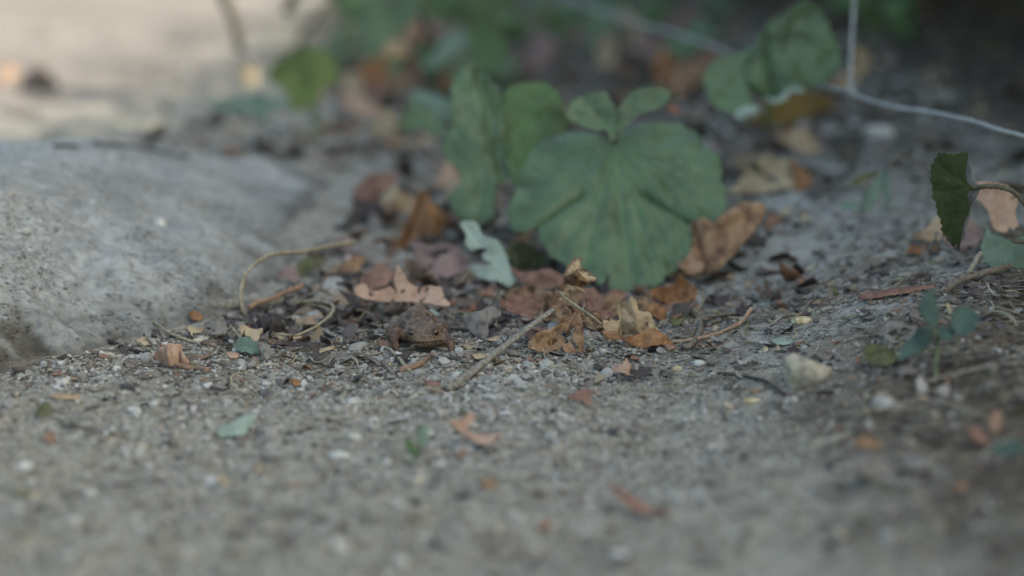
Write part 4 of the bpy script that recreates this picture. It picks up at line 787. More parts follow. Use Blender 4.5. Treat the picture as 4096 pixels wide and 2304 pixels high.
# the leaves lying behind them
leaf('dead_leaf', 'dark reddish brown dead leaf lying left behind the curled leaf tip', 'dead leaf', Z4, [(88,148),(130,172),(170,190),(220,195),(270,210),(320,225),(350,190),(400,178),(450,190),(500,215),(535,235),(535,300),(520,340),(470,350),(420,362),(350,350),(300,342),(240,315),(180,290),(130,240)], 'redbrown', tilt=45, amp=.003, nscale=80, fold=[((330,240),(520,280),.005,25)])
leaf('dead_leaf', 'wavy pinkish brown dead leaf under the tip of the big green leaf', 'dead leaf', Z4, [(375,432),(400,400),(430,380),(480,362),(520,360),(580,368),(640,370),(700,340),(750,318),(800,355),(850,362),(900,340),(960,330),(1010,328),(1055,370),(1040,400),(1010,432),(950,420),(905,440),(880,470),(840,492),(790,485),(740,495),(680,462),(620,450),(560,432),(480,422)], 'redbrown', tilt=42, amp=.003, nscale=80, lift=.004)
leaf('dead_leaf', 'narrow olive yellow dead leaf left of the curled leaf tangle', 'dead leaf', Z4, [(38,372),(55,345),(100,325),(150,317),(210,318),(260,330),(310,352),(360,368),(410,388),(380,410),(340,408),(300,398),(240,392),(190,395),(130,415),(90,440),(60,425)], 'yellowbrown', tilt=60, amp=.0012, lift=.003)
leaf('dead_leaf', 'small golden leaf scrap between the olive leaf and the thick straw', 'dead leaf', Z4, [(215,480),(222,440),(240,480),(280,490),(330,500),(372,508),(350,550),(310,545),(270,525),(235,515)], 'tan', tilt=45, amp=.0015, lift=.002)
leaf('dead_leaf', 'rust orange curled dead leaf right of the crumpled tan leaf', 'dead leaf', Z4, [(1238,392),(1280,362),(1330,340),(1380,322),(1425,310),(1455,285),(1482,264),(1515,278),(1545,290),(1580,320),(1605,345),(1625,400),(1612,450),(1608,478),(1540,482),(1450,472),(1380,492),(1330,478),(1290,462),(1245,440)], 'orange', tilt=58, amp=.0035, nscale=90, cup=.006, lift=.004, veins=[((1610,460),(1300,380),8,.0008)])
leaf('dead_leaf', 'flat pinkish dead leaf with a scalloped rim under the rust orange leaf', 'dead leaf', Z4, [(1138,470),(1180,445),(1240,430),(1310,460),(1380,480),(1460,465),(1540,470),(1620,430),(1645,470),(1610,500),(1560,522),(1525,548),(1480,555),(1440,538),(1400,532),(1345,560),(1290,568),(1255,540),(1220,530),(1180,512)], 'redbrown', tilt=30, amp=.0025, nscale=80, lift=.005)
leaf('dead_leaf', 'dark wine red scrap behind the thick straw below the curled tangle', 'dead leaf', Z4, [(215,700),(260,650),(330,640),(400,660),(350,700),(290,735),(225,735)], 'redbrown', tilt=30, amp=.002, lift=.001)
leaf('dead_leaf', 'dull grey green leaf underneath the right rim of the flat pinkish leaf', 'dead leaf', Z4, [(1400,560),(1480,570),(1560,535),(1520,590),(1470,630),(1425,620)], 'moss', tilt=35, amp=.001)
leaf('dead_leaf', 'large brown folded dead leaf right of the big green leaf', 'dead leaf', Z5, [(1540,1235),(1590,1190),(1630,1130),(1640,1060),(1620,990),(1690,970),(1750,1000),(1800,970),(1830,930),(1900,900),(1960,880),(2020,890),(2060,880),(2075,920),(2040,990),(1980,1080),(1930,1130),(1880,1180),(1820,1240),(1760,1270),(1720,1240),(1680,1290),(1620,1300),(1560,1270)], 'brown', tilt=45, amp=.004, nscale=60, lift=.003, fold=[((1640,1000),(1740,1260),-.008,14),((1800,1000),(2040,900),.006,20)], veins=[((2040,900),(1700,1150),9,.001)])
leaf('dead_leaf', 'dark brown dead leaf in the shadow left under the big folded brown leaf', 'dead leaf', Z5, [(1470,1300),(1540,1240),(1610,1200),(1680,1230),(1760,1265),(1690,1295),(1620,1310),(1550,1300)], 'brown', tilt=35, amp=.003)
twig('curved_stalk', 'thick grey brown curved leaf stalk right of the rust orange leaf', 'stalk', Z4, [(1560,520),(1610,530),(1645,570),(1663,630),(1650,690),(1620,740),(1580,785),(1540,802),(1495,782)], 22, 'browntwig', dd=[1.12,1.12,1.12,1.115,1.105,1.1,1.09,1.085,1.085])
twig('curved_stalk', 'thin pale stalk hooked around the rust orange leaf', 'stalk', Z4, [(1655,345),(1685,385),(1670,440),(1640,490),(1600,520),(1555,525)], 14, 'straw', dd=[1.15,1.145,1.14,1.13,1.125,1.12])
twig('straw_stem', 'thick dry grey straw stem leaning from the gravel up to the curled leaf tangle', 'straw stem', Z0, [(1788,1556),(1840,1525),(1930,1455),(2030,1375),(2130,1300),(2215,1235)], 38, 'greytwig', dd=[.996,1.004,1.022,1.04,1.055,1.067], w2=26, flat=.7)
twig('straw_stem', 'thin pale straw lying against the foot of the thick grey straw', 'straw stem', Z0, [(1700,1562),(1790,1552),(1880,1490)], 16, 'straw', w2=10)
rc_ = random.Random(5); NTH = ['first', 'second', 'third', 'fourth', 'fifth', 'sixth', 'seventh', 'eighth', 'ninth', 'tenth', 'eleventh', 'twelfth', 'thirteenth', 'fourteenth']
for q in range(12):
    x = 2075 + q * 55 + rc_.uniform(-15, 15); y = rc_.uniform(1165, 1235) + (35 if x > 2300 else 0); s_ = rc_.uniform(75, 135); mk_ = ['redbrown', 'brown', 'tan', 'brown', 'orange', 'redbrown'][q % 6]
    leaf('dead_leaf', 'crinkled dead leaf in the heap below the big leaf rim, %s from the left' % NTH[q], 'dead leaf', Z0, ell(x, y, s_ * 1.25, s_ * .7, rc_.uniform(-35, 35), n=11, wob=.35, seed=q), mk_, group='crinkled leaves heaped below the big leaf', tilt=rc_.uniform(25, 65), yaw=rc_.uniform(-50, 50), amp=.0045, nscale=110, res=6, rough=.7, lift=.003)
for q in range(12):
    x = 1390 + q * 46 + rc_.uniform(-20, 20); y = rc_.uniform(720, 1080); s_ = rc_.uniform(70, 130); mk_ = ['brown', 'purple', 'darkbark', 'redbrown', 'greybark', 'tan'][q % 6]
    leaf('dead_leaf', 'dull dead leaf in the litter between lump and plant, %s from the left' % NTH[q], 'dead leaf', Z0, ell(x, y, s_ * 1.25, s_ * .6, rc_.uniform(-35, 35), n=11, wob=.35, seed=q + 40), mk_, group='dull leaves in the litter between lump and plant', tilt=rc_.uniform(20, 50), yaw=rc_.uniform(-40, 40), amp=.0045, nscale=90, res=7, rough=.7, lift=.001)
# bud, scraps and pebbles in front of the crumpled leaf
stone('seed_husk', 'dark oval seed husk in front of the crumpled tan leaf', Z4, 1262, 830, 95, 85, 'darkbark')
leaf('dead_leaf', 'small tan pointed leaf scrap in front of the dark seed husk', 'dead leaf', Z4, [(885,990),(930,978),(968,950),(985,965),(1010,962),(1030,935),(1045,912),(1062,935),(1080,950),(1097,978),(1072,1000),(1085,1050),(1050,1048),(1020,1040),(950,1022),(920,1000)], 'pink', tilt=42, amp=.002, nscale=150)
leaf('dead_leaf', 'dark slate grey leaf scrap touching the small tan pointed scrap', 'dead leaf', Z4, [(1080,985),(1150,990),(1222,968),(1262,1000),(1245,1032),(1180,1040),(1130,1085),(1105,1030)], 'darkbark', tilt=32, amp=.001)
stone('stone', 'yellow and white angular pebble in front of the crumpled leaf', Z4, 1468, 975, 80, 90, 'stoneyellow')
stone('stone', 'white angular pebble right of the yellow and white one', Z4, 1650, 928, 108, 85, 'stonewhite')
stone('stone', 'pale yellow chip at the end of the long curved stalk row', Z4, 2195, 815, 55, 60, 'stonetan')
stone('stone', 'tiny white pebble on grey clay near the tip of the curved stalk', Z4, 1938, 580, 30, 50, 'stonewhite')
twig('green_grass', 'short green grass blade on clay beside the tip of the curved stalk', 'grass', Z4, [(1760,625),(1830,600),(1890,565),(1915,540)], 16, 'moss', w2=5)
leaf('dead_leaf', 'dark purple brown blurred leaf scrap in the gravel below the crumpled leaf', 'dead leaf', Z4, [(555,1208),(600,1170),(650,1150),(700,1108),(735,1140),(752,1190),(762,1265),(720,1262),(690,1235),(630,1225)], 'redbrown', tilt=42, amp=.003)
stone('stone', 'small dark red blurred chip below the cream curled leaf at right', Z4, 2112, 1160, 120, 60, 'redtwig')
stone('stone', 'pale yellowish stone below the dark red chip', Z4, 2090, 1245, 170, 60, 'stoneyellow')
# ================================================================ leaves between rock, toad and plant
leaf('dead_leaf', 'peach pink curled dead leaf with dark slits lying above the toad', 'dead leaf', Z3, [(245,1192),(250,1160),(265,1140),(290,1125),(320,1118),(345,1125),(358,1150),(372,1172),(410,1176),(440,1172),(470,1158),(500,1152),(530,1136),(552,1136),(568,1160),(582,1172),(580,1130),(572,1090),(582,1040),(602,988),(625,1010),(642,1032),(665,1070),(692,1102),(715,1120),(742,1132),(800,1142),(850,1132),(880,1130),(915,1142),(962,1152),(978,1200),(992,1250),(1015,1290),(1042,1322),(1032,1348),(980,1346),(930,1325),(880,1302),(820,1285),(760,1272),(680,1266),(600,1266),(540,1268),(480,1266),(410,1266),(350,1262),(310,1248),(280,1232),(258,1215)], 'pink', tilt=50, amp=.0014, nscale=80, lift=.008, anchor=(640,1345), cup=.003, holes=[[(575,1150),(590,1150),(600,1190),(580,1195)],[(615,1185),(650,1165),(665,1185),(630,1200)],[(772,1145),(790,1145),(788,1195),(770,1190)],[(835,1145),(862,1140),(850,1185),(832,1190)]], vcol=1.2, res=5)
leaf('dead_leaf', 'dull mauve brown leaf standing behind the left of the peach pink leaf', 'dead leaf', Z3, [(285,1062),(320,1020),(360,998),(440,978),(500,980),(545,992),(582,1050),(575,1130),(480,1152),(380,1168),(340,1120),(300,1110)], 'redbrown', tilt=45, amp=.002, lift=.004)
leaf('dead_leaf', 'orange brown upright folded dead leaf left of the folded green leaf', 'dead leaf', Z3, [(720,482),(745,430),(765,395),(782,340),(800,308),(830,310),(855,335),(872,420),(910,455),(950,500),(990,540),(1032,590),(1010,625),(990,640),(970,690),(960,722),(900,715),(860,702),(800,715),(755,732),(720,755),(700,772),(665,810),(640,842),(590,840),(540,842),(550,800),(600,742),(650,652),(690,590)], 'orange', tilt=62, amp=.003, nscale=70, fold=[((830,330),(620,800),-.009,16),((830,400),(900,700),.006,14)], holes=[])
leaf('dead_leaf', 'pale mint green torn dry leaf between the folded leaf and the big leaf', 'dead leaf', Z3, [(1110,602),(1160,580),(1200,590),(1240,590),(1280,642),(1290,680),(1312,712),(1350,720),(1392,735),(1430,755),(1452,782),(1480,815),(1492,850),(1510,900),(1522,950),(1540,990),(1552,1030),(1580,1065),(1604,1100),(1562,1112),(1530,1148),(1490,1130),(1450,1112),(1350,1092),(1300,1070),(1258,1050),(1225,1010),(1200,978),(1240,965),(1272,962),(1310,968),(1350,960),(1382,940),(1335,925),(1310,900),(1292,870),(1342,842),(1335,825),(1272,812),(1235,830),(1200,832),(1175,800),(1160,770),(1165,700),(1145,650)], 'mint', tilt=58, amp=.0018, nscale=70, veins=[((1140,620),(1560,1110),9,.0008)], lift=.004)
leaf('dead_leaf', 'curled reddish tan dead leaf near the rear corner of the concrete lump', 'dead leaf', Z3, [(220,382),(240,340),(262,300),(340,250),(400,215),(440,200),(530,175),(622,180),(612,215),(600,240),(575,280),(560,310),(520,360),(470,375),(440,385),(445,440),(420,480),(380,500),(350,480),(320,462),(270,475),(235,470)], 'redbrown', tilt=50, amp=.005, nscale=60, cup=-.003)
leaf('dead_leaf', 'straw coloured shrivelled leaf hanging over the curled reddish tan leaf', 'dead leaf', Z3, [(440,450),(480,380),(530,330),(590,300),(600,380),(580,450),(540,520),(510,440),(470,520),(430,540)], 'cream', tilt=50, amp=.003, nscale=120)
leaf('dead_leaf', 'reddish dead leaf peeking out left of the folded green leaf', 'dead leaf', Z3, [(880,292),(930,240),(970,190),(1000,120),(1060,130),(1110,240),(1125,295),(1060,300),(1000,305),(940,300)], 'pink', tilt=45, amp=.003)
leaf('dead_leaf', 'slim whitish dry leaf under the orange brown upright leaf', 'dead leaf', Z3, [(688,772),(760,762),(830,772),(900,782),(1000,772),(1060,780),(1112,792),(1135,860),(1060,868),(1000,860),(880,852),(760,822)], 'purple', tilt=35, amp=.002, lift=.005)
leaf('dead_leaf', 'flat rose brown dead leaf left of the mint green leaf', 'dead leaf', Z3, [(760,1100),(800,1052),(840,1000),(880,962),(920,920),(960,882),(1050,868),(1110,842),(1150,880),(1185,920),(1180,990),(1130,1008),(1090,1022),(1030,1045),(980,1062),(920,1110),(860,1122)], 'purple', tilt=30, amp=.002, lift=.002)
leaf('dead_leaf', 'grey square shaped dead leaf right of the long pale grass loop', 'dead leaf', Z3, [(210,800),(280,770),(350,760),(420,765),(492,758),(505,820),(500,870),(530,930),(480,960),(400,965),(350,920),(300,870)], 'greybark', tilt=32, amp=.0015, lift=.003)
leaf('dead_leaf', 'olive brown leaf in the gap beneath the big green leaf', 'dead leaf', Z3, [(1480,860),(1560,800),(1650,780),(1760,830),(1840,900),(1900,960),(1880,1010),(1760,1020),(1640,1000),(1560,960)], 'moss', tilt=45, amp=.003, lift=.002)
leaf('dead_leaf', 'rust brown leaf deep in the gap left beneath the big green leaf', 'dead leaf', Z3, [(1500,800),(1560,730),(1640,690),(1720,680),(1700,760),(1640,820),(1560,850)], 'brown', tilt=50, amp=.003, lift=.006)
leaf('dead_leaf', 'grey brown folded leaf scrap lying right of the toad', 'dead leaf', Z1, [(1905,495),(1950,470),(2050,418),(2120,415),(2200,400),(2260,345),(2330,302),(2410,290),(2484,290),(2500,380),(2484,460),(2400,510),(2350,532),(2300,590),(2290,650),(2290,700),(2265,760),(2250,800),(2205,848),(2150,820),(2100,782),(2030,710),(1990,682),(1930,590)], 'greybark', tilt=40, amp=.003, nscale=90, cup=-.003)
leaf('dead_leaf', 'pale yellow thin flake just below the grey brown scrap by the toad', 'dead leaf', Z1, [(2260,880),(2330,850),(2420,820),(2500,800),(2484,860),(2440,900),(2350,905)], 'cream', tilt=25, amp=.001)
leaf('dead_leaf', 'pale green leaf tip poking out under the right end of the peach pink leaf', 'dead leaf', Z1, [(1300,350),(1400,360),(1480,410),(1540,440),(1520,490),(1460,520),(1400,480),(1330,430)], 'mint', tilt=35, amp=.001)
leaf('dead_leaf', 'dark shrivelled leaf scrap under the left hand of the toad', 'dead leaf', Z1, [(740,1120),(800,1095),(870,1110),(940,1090),(1010,1120),(960,1170),(880,1195),(820,1225),(770,1190)], 'darkbark', tilt=22, amp=.0015, nscale=200, lift=.0)
leaf('dead_leaf', 'thin black curled leaf strip below the right hand of the toad', 'dead leaf', Z1, [(1320,1090),(1380,1160),(1500,1165),(1620,1150),(1740,1180),(1830,1150),(1890,1130),(1905,1185),(1830,1200),(1740,1215),(1620,1190),(1500,1200),(1400,1185),(1330,1150)], 'darkbark', tilt=30, amp=.001)
twig('red_stalk', 'thin reddish stalk slanting in the gravel in front of the toad', 'stalk', Z1, [(820,1435),(960,1390),(1100,1340),(1240,1260),(1360,1170)], 30, 'redtwig', w2=22)
twig('straw_stem', 'split pale straw lying left below the toad', 'straw stem', Z1, [(545,1290),(600,1350),(660,1410),(720,1480)], 26, 'browntwig', w2=18)
twig('straw_stem', 'hair thin grey straw crossing in front of the left hand of the toad', 'straw stem', Z1, [(560,1040),(680,1130),(800,1250),(900,1340),(1010,1440)], 14, 'straw', heights=[.001,.002,.002,.001,.0005])
stone('stone', 'pale yellow angular pebble in front of the toad', Z1, 675, 1265, 115, 75, 'stoneyellow')
stone('stone', 'rounded grey pebble in front of the toad beside the reddish stalk', Z1, 1030, 1285, 130, 90, 'stonegrey')
stone('stone', 'whitish pebble left of the toad and its pale yellow neighbour', Z1, 500, 1165, 120, 100, 'stonewhite')
leaf('dead_leaf', 'flat cream chip behind the lower end of the thick grey straw', 'dead leaf', Z1, [(2030,1100),(2100,1085),(2250,1090),(2280,1130),(2150,1170),(2060,1165)], 'cream', tilt=20, amp=.0008)
leaf('dead_leaf', 'small white flake lying left of the thick grey straw', 'dead leaf', Z1, [(1720,1390),(1790,1360),(1865,1370),(1850,1430),(1780,1420)], 'mint', tilt=25, amp=.0008)

# left of the toad
twig('dry_grass', 'long pale dry grass stem looping up over the concrete lump', 'dry grass', Z2, [(440,865),(412,820),(398,750),(395,620),(430,500),(505,400),(600,330),(700,280),(850,270),(1000,258),(1150,222),(1350,190),(1500,160)], 13, 'straw', dd=[1.10,1.10,1.10,1.105,1.11,1.115,1.12,1.13,1.14,1.155,1.17,1.19,1.20], w2=22)
twig('red_stalk', 'orange brown stalk crossing inside the pale grass loop', 'stalk', Z2, [(470,800),(560,748),(700,708),(850,640),(990,590)], 20, 'redtwig', dd=[1.11,1.115,1.12,1.13,1.14], w2=24)
twig('dry_grass', 'second pale grass stem bending back left of the toad', 'dry grass', Z2, [(740,1052),(900,1065),(1000,1040),(1130,975),(1250,880),(1290,810),(1240,755),(1100,735),(900,745)], 9, 'straw', dd=[1.065,1.065,1.07,1.08,1.095,1.105,1.115,1.125,1.13], w2=16)
twig('twig', 'blurred grey brown twig along the foot of the concrete lump', 'twig', Z2, [(-10,820),(200,815),(420,800),(640,790),(800,780)], 48, 'greytwig')
leaf('dead_leaf', 'tan curled scrap behind the small green leaf left of the toad', 'dead leaf', Z2, [(383,985),(430,973),(470,992),(505,1000),(560,1008),(608,1000),(600,1040),(580,1070),(572,1110),(540,1128),(508,1125),(490,1095),(470,1080),(400,1062)], 'cream', tilt=45, amp=.0015)
twig('twig', 'short dark broken twig between the tan scrap and the orange cream scrap', 'twig', Z2, [(590,1075),(640,1060),(700,1058),(740,1072)], 70, 'darktwig', heights=[.002,.002,.002,.002])
leaf('dead_leaf', 'orange cream strip right of the short dark twig', 'dead leaf', Z2, [(728,1045),(770,1060),(800,1072),(900,1066),(985,1078),(975,1122),(920,1118),(870,1110),(800,1112),(758,1092)], 'cream', tilt=40, amp=.001)
leaf('green_leaf', 'small fresh green leaf piece lying left of the toad', 'leaf', Z2, [(318,1158),(335,1130),(360,1110),(390,1092),(420,1085),(455,1085),(482,1084),(500,1120),(520,1138),(545,1145),(552,1158),(572,1150),(578,1180),(575,1212),(552,1245),(530,1272),(505,1262),(480,1252),(440,1232),(400,1232),(370,1212),(345,1200)], 'greengrey', tilt=48, amp=.0012, veins=[((330,1160),(560,1200),6,.0005)])
leaf('bark_piece', 'grooved grey bark piece right of the small green leaf', 'bark', Z2, [(548,1122),(600,1118),(642,1120),(665,1150),(685,1180),(708,1220),(724,1262),(700,1280),(682,1302),(650,1318),(628,1312),(605,1270),(590,1240),(570,1180)], 'greybark', tilt=42, amp=.0022, nscale=220)
leaf('dead_leaf', 'dark purple brown ragged leaf strip lying left of the toad', 'dead leaf', Z2, [(788,1110),(840,1122),(900,1130),(960,1128),(1020,1142),(1090,1140),(1152,1150),(1145,1220),(1152,1300),(1120,1305),(1100,1282),(1060,1285),(1092,1220),(1050,1185),(1000,1170),(940,1172),(880,1162),(800,1152)], 'darkbark', tilt=40, amp=.002)
leaf('dead_leaf', 'flat grey chip lying in the gravel nearest the toad on its left', 'dead leaf', Z2, [(1280,1290),(1290,1240),(1340,1222),(1400,1225),(1470,1250),(1460,1290),(1400,1320),(1330,1322)], 'greybark', tilt=20, amp=.0008)
leaf('dead_leaf', 'narrow tan leaf scrap between the dark ragged strip and the toad', 'dead leaf', Z2, [(1150,1205),(1200,1190),(1250,1172),(1290,1165),(1300,1195),(1250,1210),(1200,1225),(1160,1240)], 'cream', tilt=30, amp=.001)
leaf('dead_leaf', 'tiny reddish leaf scrap just below the small green leaf', 'dead leaf', Z2, [(250,1235),(300,1240),(380,1250),(360,1285),(300,1290),(265,1270)], 'pink', tilt=25, amp=.001)
stone('rock', 'grey pitted rock with a pale top between the grass loop and the peach pink leaf', Z2, 1290, 560, 300, 230, 'stonegrey', cat='rock')
stone('stone', 'pale grey pebble under the second grass stem left of the toad', Z2, 1110, 1050, 150, 110, 'stonegrey')
stone('stone', 'small white pebble below the orange stalk inside the grass loop', Z2, 810, 930, 80, 70, 'stonewhite')
stone('stone', 'cream pebble beside the small white pebble inside the grass loop', Z2, 690, 895, 60, 50, 'stoneyellow')
stone('stone', 'white speck of stone near the rock and dark purple scrap', Z2, 1395, 962, 60, 30, 'shell')
leaf('dead_leaf', 'yellow green and brown leaf above the grey pitted rock', 'dead leaf', Z2, [(895,482),(920,400),(980,340),(1030,315),(1080,300),(1130,315),(1190,370),(1150,410),(1100,432),(1050,450),(1000,472)], 'moss', tilt=35, amp=.002, lift=.006)
leaf('dead_leaf', 'mauve dead leaf left of the yellow green leaf above the orange stalk', 'dead leaf', Z2, [(738,482),(780,450),(820,430),(900,420),(955,480),(960,560),(900,568),(850,545),(800,530)], 'purple', tilt=38, amp=.002, lift=.004)
leaf('dead_leaf', 'slate purple leaf strip beside the left end of the peach pink leaf', 'dead leaf', Z2, [(1340,640),(1420,660),(1500,700),(1560,780),(1570,840),(1500,830),(1450,760),(1380,680)], 'darkbark', tilt=45, amp=.002)
leaf('dead_leaf', 'reddish brown crumpled ball of leaf in front of the concrete lump', 'dead leaf', ZL, [(973,1150),(1000,1125),(1030,1108),(1052,1090),(1075,1078),(1100,1068),(1122,1070),(1145,1068),(1162,1080),(1165,1110),(1172,1132),(1192,1160),(1212,1188),(1200,1212),(1180,1222),(1155,1230),(1130,1237),(1105,1235),(1080,1226),(1060,1210),(1040,1192),(1012,1180),(992,1166)], 'pink', tilt=58, amp=.0045, nscale=95, cup=-.005, fold=[((1080,1110),(1090,1220),.004,10),((1150,1090),(1150,1210),-.004,8)], veins=[((1180,1210),(1080,1090),6,.0008)], vcol=1.3)
twig('twig', 'short twig with a tan broken end under the crumpled leaf ball', 'twig', ZL, [(1130,1245),(1200,1262),(1270,1270),(1330,1278)], 26, 'redtwig')
twig('twig', 'dark twig lying at the foot of the lump left of the crumpled ball', 'twig', ZL, [(560,1020),(640,1065),(720,1090),(800,1125),(880,1150),(980,1165)], 22, 'darktwig', w2=14)
twig('twig', 'thin black twig forking below the dark twig', 'twig', ZL, [(540,1135),(590,1110),(640,1085)], 14, 'darktwig')
twig('straw_stem', 'pale straw running from the lump towards the small green leaf', 'straw stem', ZL, [(955,968),(1010,1005),(1080,1045),(1150,1075),(1250,1098),(1390,1115)], 13, 'straw', heights=[.003,.003,.002,.002,.001,.001])
leaf('dead_leaf', 'pale tan lobed leaf scrap above left of the crumpled ball', 'dead leaf', ZL, [(878,1075),(905,1058),(945,1052),(930,1072),(965,1078),(950,1100),(920,1105),(905,1090),(885,1092)], 'cream', tilt=30, amp=.001)
stone('stone', 'white angular pebble above the crumpled leaf ball', ZL, 990, 1080, 46, 36, 'stonewhite')
stone('stone', 'flat pale grey stone left of the crumpled leaf ball', ZL, 850, 1168, 105, 44, 'stonegrey')
stone('stone', 'cream pebble right of the straw near the crumpled ball', ZL, 1297, 1080, 46, 34, 'stoneyellow')
leaf('dead_leaf', 'rust scrap at the right foot of the concrete lump', 'dead leaf', ZL, [(1215,885),(1250,875),(1310,905),(1290,935),(1240,930)], 'orange', tilt=45, amp=.001)
leaf('dead_leaf', 'grey shredded leaf at the right foot of the lump below the rust scrap', 'dead leaf', ZL, [(1320,950),(1360,925),(1420,910),(1460,960),(1450,1020),(1400,1030),(1340,1030),(1280,1010)], 'greybark', tilt=32, amp=.002, nscale=150)
leaf('dead_leaf', 'pale tan shredded leaf touching the grey shredded leaf on its left', 'dead leaf', ZL, [(1170,985),(1210,970),(1260,985),(1310,975),(1290,1010),(1245,1025),(1240,1050),(1215,1010)], 'cream', tilt=35, amp=.002, nscale=150)
# on and near the concrete lump
def on_rock(name, label, cat, pts, wpx, mk):
    q = [Rk(*t, lift=.0012) for t in tp(Z9, pts)]; r = wpx / 1.61 / 2 * depth_of(np.mean(q, 0)) / FPX; recenter(tag(tube(name, q, r, r * .8, mk, wob=.0004), label, cat))
on_rock('twig', 'long dark twig lying on top of the concrete lump', 'twig', [(600,935),(750,950),(900,965),(1000,985),(1080,1010),(1200,1020)], 30, 'darktwig')
on_rock('twig', 'short dark twig on the lump left of the long twig', 'twig', [(345,950),(420,955),(508,962)], 24, 'darktwig')
def rock_chip(label, x, y, w_, h_, mk, Z=ZL, name='stone', cat='stone'):
    (px, py), = tp(Z, [(x, y)]); q = Rk(px, py); s_ = w_ / Z[2] / 2 * depth_of(q) / FPX; o = stone(name, label, Z, x, y, w_, h_, mk, cat=cat); o.location = (q + np.array([0, .0, .0003])).tolist(); return o
rock_chip('white shell like flint stuck in the face of the concrete lump', 1030, 320, 75, 100, 'shell')
rock_chip('small bright white pebble embedded at the left of the lump', 190, 487, 38, 40, 'stonewhite')
rock_chip('tan chip embedded in the upper left edge of the lump', 52, 125, 70, 36, 'stonetan')
rock_chip('mauve grey rounded stone embedded in the left face of the lump', 155, 365, 90, 70, 'stonegrey')
rock_chip('tiny white speck of stone in the lower face of the lump', 1375, 600, 24, 24, 'shell')
rock_chip('pale sliver of stone near the top edge of the lump', 585, 180, 60, 16, 'stonewhite')
rock_chip('white chip on the lump between the bright pebble and the flint', 540, 333, 34, 20, 'stonewhite')
rock_chip('white triangular chip above the bright white pebble on the lump', 255, 305, 34, 26, 'stonewhite')
for i_, (x, y, w_) in enumerate(sorted([(1110,640,120),(1520,620,130),(1160,560,90),(1280,520,90),(420,655,140),(460,905,70),(870,760,50),(700,470,60),(1340,390,90),(1590,400,140),(960,420,60),(610,760,60),(270,640,70),(760,770,60),(560,600,60),(1000,760,60)])):
    o = rock_chip('grey aggregate stone in the concrete lump, %s such stone from the left' % ['first', 'second', 'third', 'fourth', 'fifth', 'sixth', 'seventh', 'eighth', 'ninth', 'tenth', 'eleventh', 'twelfth', 'thirteenth', 'fourteenth', 'fifteenth', 'sixteenth'][i_], x, y, w_, w_ * .6, 'stonegrey'); o['group'] = 'aggregate stones in the concrete lump'; o.location.z -= .0022; o.location.y += .0018
stone('stone', 'bluish white blurred pebble on the litter behind the lump', Z9, 1215, 695, 90, 90, 'stonewhite')
stone('stone', 'beige blurred stone at the far left behind the lump', Z9, 115, 712, 130, 100, 'stonetan')
leaf('dead_leaf', 'dark blurred leaf clump at the far left edge of the sunlit path', 'dead leaf', Z9, [(110,575),(180,480),(260,440),(340,500),(390,560),(330,590),(220,585)], 'darkbark', tilt=45, amp=.006)
leaf('dead_leaf', 'pinkish blurred leaf at the left picture edge by the path', 'dead leaf', Z9, [(-20,480),(30,420),(90,400),(110,470),(70,530),(0,550)], 'pink', tilt=45, amp=.005)
leaf('dead_leaf', 'beige blurred leaf standing left of the yellow green leaf', 'dead leaf', Z8, [(230,480),(270,420),(340,410),(380,470),(350,550),(280,560)], 'cream', tilt=50, amp=.004)
twig('bare_stem', 'thin bare stem rising in front of the sunlit path', 'stem', Z8, [(262,330),(240,220),(205,90),(160,10),(120,-80)], 40, 'petiole', dd=[1.8,1.8,1.8,1.8,1.8])
twig('bare_stem', 'dark stem end hanging at the top before the sunlit path', 'stem', Z8, [(545,75),(570,45),(600,0),(620,-60)], 40, 'petiole', dd=[1.8,1.8,1.8,1.8])
leaf('dead_leaf', 'bright orange brown dead leaf under the broad green leaves at the top', 'dead leaf', Z8, [(1030,480),(1050,400),(1110,388),(1180,385),(1220,460),(1225,560),(1180,640),(1120,620),(1060,560)], 'orange', tilt=55, amp=.006, nscale=40)
leaf('dead_leaf', 'reddish brown dead leaf joined right of the bright orange one', 'dead leaf', Z8, [(1190,370),(1280,345),(1350,350),(1420,440),(1405,560),(1350,545),(1290,440)], 'redbrown', tilt=55, amp=.006, nscale=40)
leaf('dead_leaf', 'pale tan leaf on top of the reddish brown dead leaf', 'dead leaf', Z8, [(1150,360),(1200,290),(1270,245),(1340,290),(1350,345),(1260,365)], 'tan', tilt=50, amp=.005, depth=1.72)
leaf('dead_leaf', 'grey green leaf under the reddish brown dead leaf', 'dead leaf', Z8, [(1215,460),(1290,430),(1340,520),(1380,590),(1300,620),(1230,610)], 'greengrey', tilt=40, amp=.004)
leaf('dead_leaf', 'pinkish brown blurred leaf below the bright orange leaf', 'dead leaf', Z8, [(905,600),(1000,595),(1090,670),(1180,740),(1100,755),(1000,735),(940,690)], 'pink', tilt=32, amp=.004)
leaf('dead_leaf', 'orange scrap on the soil left of the cream blurred leaf', 'dead leaf', Z8, [(765,835),(830,805),(920,800),(1000,815),(960,845),(860,855)], 'orange', tilt=25, amp=.003)
leaf('dead_leaf', 'cream blurred leaf at the foot of the grey green plant', 'dead leaf', Z8, [(1100,850),(1150,770),(1180,715),(1240,730),(1275,800),(1230,865),(1160,880)], 'cream', tilt=48, amp=.004)
leaf('dead_leaf', 'yellowish long leaf at the left foot of the folded green leaf', 'dead leaf', Z8, [(1180,930),(1260,900),(1350,900),(1450,870),(1510,870),(1460,930),(1360,945),(1260,960)], 'tan', tilt=28, amp=.003)
leaf('dead_leaf', 'rusty dead leaf behind and right of the upper leaf lobes', 'dead leaf', ZR, [(20,430),(60,330),(140,350),(180,460),(160,560),(90,560),(40,520)], 'orange', tilt=50, amp=.006, nscale=40)
